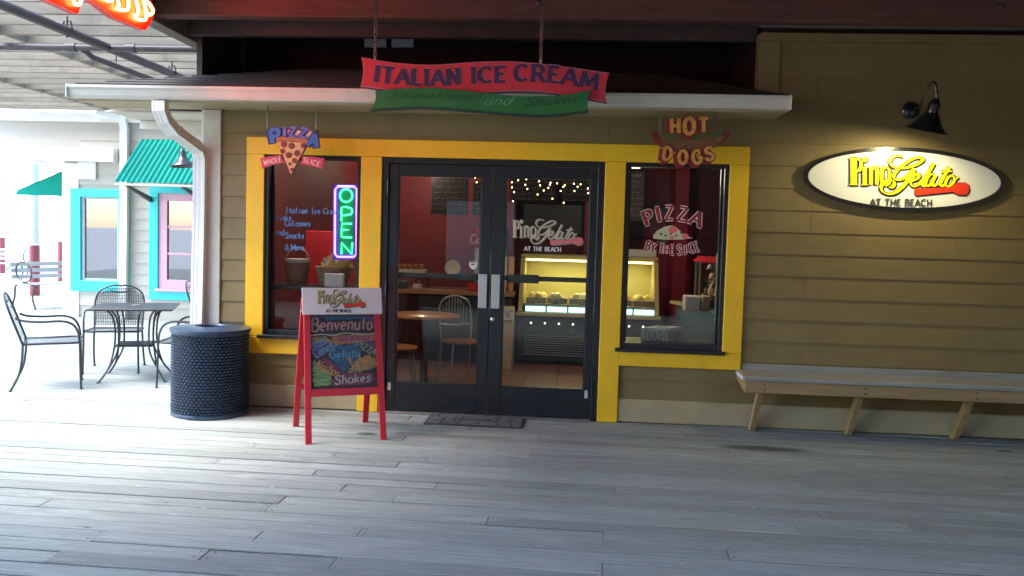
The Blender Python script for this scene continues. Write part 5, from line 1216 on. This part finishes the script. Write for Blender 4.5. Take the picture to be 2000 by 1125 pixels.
for i, (x0, w_, h_, m_, lb_) in enumerate(((-1.5, .14, .09, M['signdkgreen'], 'small dark jar cluster at the left end of the counter top'), (-1.28, .1, .06, M['paper'], 'little white card standing on the counter top'), (-.62, .16, .09, M['cokered'], 'red condiment caddy on the counter top near the door handles'))):
    o = thing('counter_item', lb_, 'container', (x0, 3.15, .85)); MB().cbox(x0, x0+w_, 3.1, 3.22, .851, .851+h_, .008).build('body', m_, o); MB().lathe([(.03, 0), (.03, .05), (.012, .06), (.012, .1)], (x0+w_*.6, 3.2, .851), 12).build('bottle', M['bun'], o)
for k_, px_ in enumerate((984, 998)):
    o = thing('cup_stack', ('tall stack of paper cups beside the gelato case', 'leaning stack of orange waffle cones beside the gelato case')[k_], 'cups', AT(px_, 552, 3.3))
    base_ = AT(px_, 540, 3.3); mb = MB()
    for i in range(6+2*k_*0): mb.lathe([(.03, 0), (.042, .09), (.045, .092)], (base_.x, 3.3, .852+i*.065), 14)
    mb.build('cups', M['paper'] if k_ == 0 else M['cheese'], o, True)
# recycling cabinet with PLASTIC board
rc = thing('recycling_cabinet', 'tall tan bin cabinet with PLASTIC notice beside the gelato case', 'bin', (-.17, 2.8, 0))
MB().cbox(-.36, -.03, 2.62, 2.95, .0, .70, .008).build('body', M['cardboard'], rc); MB().cbox(-.37, -.02, 2.60, 2.62, .56, .70, .004).build('notice', M['paper'], rc)
lettering('notice_lettering', 'PLASTIC', (-.35, -.60), (-.035, -.60), .07, lambda x, y: V((x, 2.598, -y)), (0, .002, 0), M['bun'], rc, thin=.08, thick=.16, serif=.09, sp=.14)
# menu boards
for i, (xa, ya, xb, yb, lab) in enumerate(((843, 346, 913, 420, 'black chalk menu board high on the red wall seen through the left door'), (924, 356, 962, 420, 'narrow menu board behind the door meeting stiles'), (1000, 348, 1085, 392, 'wide menu board behind the string lights in the right door'), (1098, 350, 1180, 395, 'menu board to the right of the bright red pilaster'), (1226, 335, 1257, 432, 'tall menu board at the left inside the right window'))):
    Ym = 4.5 if i < 4 else 3.0
    p, q = AT(xa, ya, Ym), AT(xb, yb, Ym); o = thing('menu_board', lab, 'menu board', ((p.x+q.x)/2, Ym, q.z))
    MB().cbox(p.x, q.x, Ym, Ym+.03, q.z, p.z, .006).build('board', M['chalkboard'], o)
    mb = MB(); rows_ = int((yb-ya)/11)
    for k in range(rows_):
        yy = ya+8+k*11; x_ = xa+5
        while x_ < xb-6:
            l = random.uniform(4, 12); x2 = min(x_+l, xb-4)
            mb.ribbon(smooth([(x_+(x2-x_)*t/5, yy+random.uniform(-1.3, 1.3)) for t in range(6)], 2), [.45]*11, px(Ym-.003), (0, .002, 0)); x_ = x2+random.uniform(2, 7)
    mb.build('chalk_lines', M['cyellow'], o)
# string lights
sl_ = thing('string_lights', 'string of small warm fairy lights across the top of the right door', 'lights', AT(1080, 350, 2.4))
BP = [(1000, 356), (1012, 352), (1028, 350), (1026, 361), (1030, 369), (1000, 366), (1004, 375), (1002, 393), (1053, 354), (1055, 362), (1075, 357), (1074, 361), (1071, 367), (1062, 372), (1050, 380), (1079, 388), (1088, 358), (1103, 362), (1100, 365), (1095, 373), (1121, 359), (1134, 360), (1128, 365), (1122, 373), (1148, 368), (1149, 377), (1101, 396), (928, 347), (931, 356)]
for (x_, y_) in BP:
    p = AT(x_, y_, 2.4); MB().lathe([(.001, -.008), (.005, -.005), (.0065, 0), (.005, .005), (.001, .008)], p, 8).build('bulb', M['bulb'], sl_, True)
BS = sorted(BP); MB().tube([AT(x_, y_, 2.4)+V((0, .01, .012)) for x_, y_ in BS], .0022, 4).build('wire', M['blackmetal'], sl_)
# cafe table and chairs
ctb = thing('cafe_table', 'small round orange wood cafe table on a dark column inside the door', 'table', (-.80, 1.25, 0))
MB().lathe([(.001, .70), (.33, .70), (.345, .708), (.345, .722), (.33, .73), (.001, .73)], (-.80, 1.25, 0), 36).build('table_top', M['tabletop'], ctb, True)
MB().lathe([(.2, 0), (.2, .015), (.05, .04), (.038, .06), (.038, .70)], (-.80, 1.25, 0), 20).build('column', M['darksteel'], ctb, True)
def cafe_chair(lab):
    c = thing('cafe_chair', lab, 'chair', (0, 0, 0), 'cafe chairs inside the shop'); r = .011
    MB().lathe([(.001, .43), (.19, .43), (.205, .44), (.2, .452), (.001, .455)], (0, 0, 0), 28).build('seat', M['tabletop'], c, True)
    for s_ in (-1, 1):
        MB().tube([(.14, s_*.14, .43), (.19, s_*.18, 0)], r, 8).build('leg', M['chairmetal'], c, True)
        MB().tube(sm3([V((-.22, s_*.17, 0)), V((-.17, s_*.16, .42)), V((-.19, s_*.175, .6)), V((-.215, s_*.17, .72))]), r, 8).build('leg', M['chairmetal'], c, True)
    arch = [V((-.215, -.17, .72)), V((-.222, -.165, .78)), V((-.232, -.12, .85)), V((-.238, 0, .885)), V((-.232, .12, .85)), V((-.222, .165, .78)), V((-.215, .17, .72))]
    MB().tube(sm3(arch), r, 8).build('back_hoop', M['chairmetal'], c, True)
    MB().tube(sm3([V((-.2, -.165, .60)), V((-.215, 0, .585)), V((-.2, .165, .60))]), r, 8).build('back_rail', M['chairmetal'], c, True)
    for i in range(9):
        t = (i-4)/4; MB().cbox(-.226, -.214, t*.125-.006, t*.125+.006, .59, .87-.09*t*t, .002).build('back_slat', M['chairmetal'], c)
    return c
cc = cafe_chair('grey metal cafe chair with slatted back behind the orange table')
cc.location = (-.46, 1.5, 0); cc.rotation_euler.z = math.radians(-62)
c2 = copy_tree(cc); c2.location = (-1.0, .85, 0); c2.rotation_euler.z = math.radians(18); c2['label'] = 'grey cafe chair at the left edge of the left door glass'
# left window display
ws = thing('display_shelf', 'dark shelf inside the left window holding baskets', 'shelf', (-1.6, .35, 0))
zs = AT(600, 556, .4).z
MB().cbox(-2.2, -1.0, .16, .62, zs-.03, zs, .004).build('shelf_board', M['darkpanel'], ws)
for xx in (-2.15, -1.05): MB().cbox(xx, xx+.03, .2, .23, 0, zs-.031, .003).build('shelf_leg', M['darksteel'], ws)
MB().cbox(-2.2, -1.0, .16, .62, .28, .31, .004).build('lower_shelf', M['darkpanel'], ws)
def basket(x_, lab, r_, h_, m_):
    o = thing('basket', lab, 'basket', (x_, .36, zs)); MB().lathe([(r_*.75, .001), (r_, h_), (r_*1.05, h_+.01), (r_*.93, h_), (r_*.7, .012)], (x_, .36, zs), 24).build('basket_body', m_, o, True)
    return o
b1 = basket(-1.80, 'tall white lined wicker basket at the left of the window shelf', .11, .19, M['wicker'])
MB().lathe([(.085, .12), (.112, .225), (.114, .23), (.10, .225), (.08, .13)], (-1.80, .36, zs), 24).build('paper_liner', M['paper'], b1, True)
MB().tube([V((-1.80+.11*math.cos(t), .36, zs+.2+.13*math.sin(t))) for t in [math.pi*k/12 for k in range(13)]], .009, 6).build('handle', M['wicker'], b1, True)
b2 = basket(-1.47, 'wide wicker basket heaped with yellow snack bags on the window shelf', .16, .16, M['wicker'])
b3 = boxthing('carton', 'small white carton standing before the snack basket', 'box', -1.50, -1.33, .17, .22, zs+.001, zs+.12, M['paper'])
for i in range(9):
    a, b_ = random.uniform(-.12, .12), random.uniform(-.06, .06); o = thing('snack_bag', ['yellow snack bag heaped in the wide basket, number one from left', ''][0], 'snack bag', (0, 0, 0), 'snack bags heaped in the window basket')
    o['label'] = 'crinkled yellow snack bag heaped in the wide window basket'
    mb = MB(); n = 8; w_, h_ = .055, .075
    pts = []
    for iu in range(5):
        for iv in range(5):
            u, v_ = iu/4*2-1, iv/4*2-1; bulge = .022*(1-u*u)*(1-v_*v_)+random.uniform(-.003, .003); pts += [V((u*w_, -bulge, v_*h_)), V((u*w_, bulge, v_*h_))]
    fs = []
    for iu in range(4):
        for iv in range(4):
            q = lambda a_, c_: 2*(a_*5+c_)
            fs += [(q(iu, iv), q(iu+1, iv), q(iu+1, iv+1), q(iu, iv+1)), (q(iu, iv)+1, q(iu, iv+1)+1, q(iu+1, iv+1)+1, q(iu+1, iv)+1)]
    mb.add(pts, fs).build('bag', M['chips'] if i % 3 else M['casegold'], o, True)
    o.location = (-1.47+a, .36+b_, zs+.2+random.uniform(-.02, .03)); o.rotation_euler = (random.uniform(-.5, .5), random.uniform(-.7, .7), random.uniform(-.6, .6))
ck = thing('drink_cooler', 'red drink cooler with white script standing behind the neon sign', 'cooler', (-1.3, 1.0, 0))
pA, pB = AT(596, 450, .95), AT(684, 560, .95)
MB().cbox(pA.x, pB.x, .95, 1.5, 0, pA.z, .01).build('body', M['cokered'], ck)
SC = px(.947)
strokes('cooler_script', [([(650, 552), (641, 560), (636, 551), (642, 540), (652, 536), (655, 544), (648, 556)], (.8, 2.2)), ([(628, 512), (637, 528), (648, 545)], (1.5, 2.4)), ([(661, 512), (652, 535), (652, 548), (659, 540), (664, 522)], (.8, 2.2)), ([(668, 508), (664, 528), (670, 530)], (.8, 2.0))], SC, (0, .003, 0), M['vinylwhite'], ck)
for i, (x0, c_, lab) in enumerate(((-1.93, M['bluebin'], 'blue toy packets on the lower shelf inside the left window'), (-1.76, M['cokered'], 'red packets on the lower shelf inside the left window'), (-1.62, M['paper'], 'clear and white packets on the lower shelf near the sandwich board'))):
    o = thing('toy_packet', lab, 'packets', (x0, .4, .31))
    for k in range(4): MB().cbox(x0+.005+.03*k, x0+.032+.03*k, .24+.02*k, .42, .311, .46+random.uniform(0, .2), .004).build('packet', c_ if k % 2 else M['paper'], o)
# right window: popcorn cabinet, TRASH box, counter with wrapped sweets
sc_ = thing('side_counter', 'angled pale topped counter inside the right window', 'counter', (2.0, 2.0, 0))
MB().prism([(1.76, 2.9, .80), (2.15, 1.35, .80), (2.95, 1.35, .80), (2.95, 2.9, .80)], (0, 0, .03)).build('counter_top', M['casegold'], sc_)
MB().prism([(1.82, 2.88, 0), (2.2, 1.4, 0), (2.9, 1.4, 0), (2.9, 2.88, 0)], (0, 0, .798)).build('counter_front', M['darkpanel'], sc_)
pc = thing('popcorn_cabinet', 'popcorn cabinet with red canopy on the counter inside the right window', 'popcorn machine', (2.35, 1.8, .83))
p, q = AT(1367, 508, 1.8), AT(1413, 590, 1.8)
for xx in (p.x, q.x-.02):
    for yy in (1.8, 2.1): MB().cbox(xx, xx+.02, yy, yy+.02, .831, p.z-.02, .003).build('corner_post', M['steel'], pc)
MB().box(p.x+.02, q.x-.02, 1.805, 1.81, .9, p.z-.03).build('front_pane', M['popglass'], pc)
MB().cbox(p.x-.01, q.x+.01, 1.79, 2.13, .831, .90, .005).build('cabinet_base', M['darkpanel'], pc)
MB().hull8([(p.x-.03, 1.77, p.z-.02), (q.x+.03, 1.77, p.z-.02), (q.x+.03, 2.15, p.z-.02), (p.x-.03, 2.15, p.z-.02), (p.x+.02, 1.82, p.z+.04), (q.x-.02, 1.82, p.z+.04), (q.x-.02, 2.1, p.z+.04), (p.x+.02, 2.1, p.z+.04)]).build('canopy', M['cokered'], pc)
mb = MB()
for i in range(60): mb.lathe([(.001, -.014), (.013, 0), (.001, .014)], (random.uniform(p.x+.04, q.x-.04), random.uniform(1.84, 2.08), .91+random.random()**2*.12), 5)
tag(mb.build('popcorn', M['cheese'], pc), kind='stuff')
sk_ = thing('sweets_rack', 'rack of shiny wrapped sweets hanging inside the right window', 'rack', (2.05, 1.75, .83))
MB().tube([(2.10, 1.75, .83), (2.10, 1.75, 1.40)], .012, 8).build('rack_pole', M['steel'], sk_); MB().lathe([(.14, 0), (.14, .012)], (2.10, 1.75, .831), 16).build('rack_base', M['steel'], sk_)
for i in range(34):
    z = .90+random.random()*.46; a = random.uniform(0, 6.28); rr = random.uniform(.05, .11); c0_ = V((2.10+rr*math.cos(a), 1.75+rr*math.sin(a), z))
    mb = MB(); mb.add([c0_+V((random.uniform(-.035, .035), random.uniform(-.03, .03), random.uniform(-.045, .045))) for _ in range(6)], [(0, 1, 2), (0, 2, 3), (0, 3, 4), (0, 4, 1), (5, 2, 1), (5, 3, 2), (5, 4, 3), (5, 1, 4)]); mb.build('wrapped_sweet', (M['chips'], M['crust'], M['paper'], M['steel'])[i % 4], sk_)
bxc = boxthing('paper_box', 'white paper box at the counter edge inside the right window', 'box', AT(1336, 588, 1.5).x, AT(1366, 588, 1.5).x, 1.42, 1.62, .831, .98, M['paper'])
boxthing('paper_carton', 'brown paper carton beside the white box inside the right window', 'box', AT(1369, 588, 1.5).x, AT(1385, 588, 1.5).x, 1.42, 1.62, .831, .985, M['cardboard'])
tx = thing('trash_box', 'white cardboard box printed TRASH on the floor shelf inside the right window', 'box', (1.3, .4, .62))
p, q = AT(1252, 640, .35), AT(1301, 667, .35)
zb_ = q.z
bd = MB().hull8([(p.x, .35, zb_), (q.x, .35, zb_), (q.x+.16, .58, zb_), (p.x+.16, .58, zb_), (p.x, .35, p.z), (q.x, .35, p.z), (q.x+.16, .58, p.z), (p.x+.16, .58, p.z)]).build('box_body', M['paper'], tx)
MB().prism([(p.x+.13, .43, p.z+.002), (p.x+.23, .43, p.z+.002), (p.x+.25, .49, p.z+.002), (p.x+.15, .49, p.z+.002)], (0, 0, -.001)).build('hand_hole', M['logoblack'], tx)
lettering('box_lettering', 'TRASH', (1257, 664.5), (1298.5, 666), 18, px(.3485), (0, .001, 0), M['bun'], tx, thin=.07, thick=.17, serif=.1, sp=.1)
def sidem(x, y):
    t = (x-1302)/34.0; return V((q.x+.16*t+.0012, .35+.23*t-.0012, zb_+(667-y)/27*(p.z-zb_)))
lettering('box_lettering', 'TRASH', (1304, 664.5), (1334, 664.5), 17, sidem, (-.001, .001, 0), M['bun'], tx, thin=.07, thick=.17, serif=.1, sp=.1)
wl = thing('window_ledge', 'dark low display ledge inside the right window under the TRASH box', 'shelf', (1.4, .4, 0))
MB().cbox(1.06, 1.88, .13, .62, zb_-.04, zb_-.001, .004).build('ledge_board', M['darkpanel'], wl); MB().cbox(1.06, 1.88, .5, .55, 0, zb_-.041, .004).build('ledge_support', M['darkpanel'], wl)
bxx = boxthing('box_on_case', 'white paper carton on top of the gelato case at right', 'box', 1.2, 1.64, YC+.45, YC+.75, 1.312, 1.40, M['paper'])
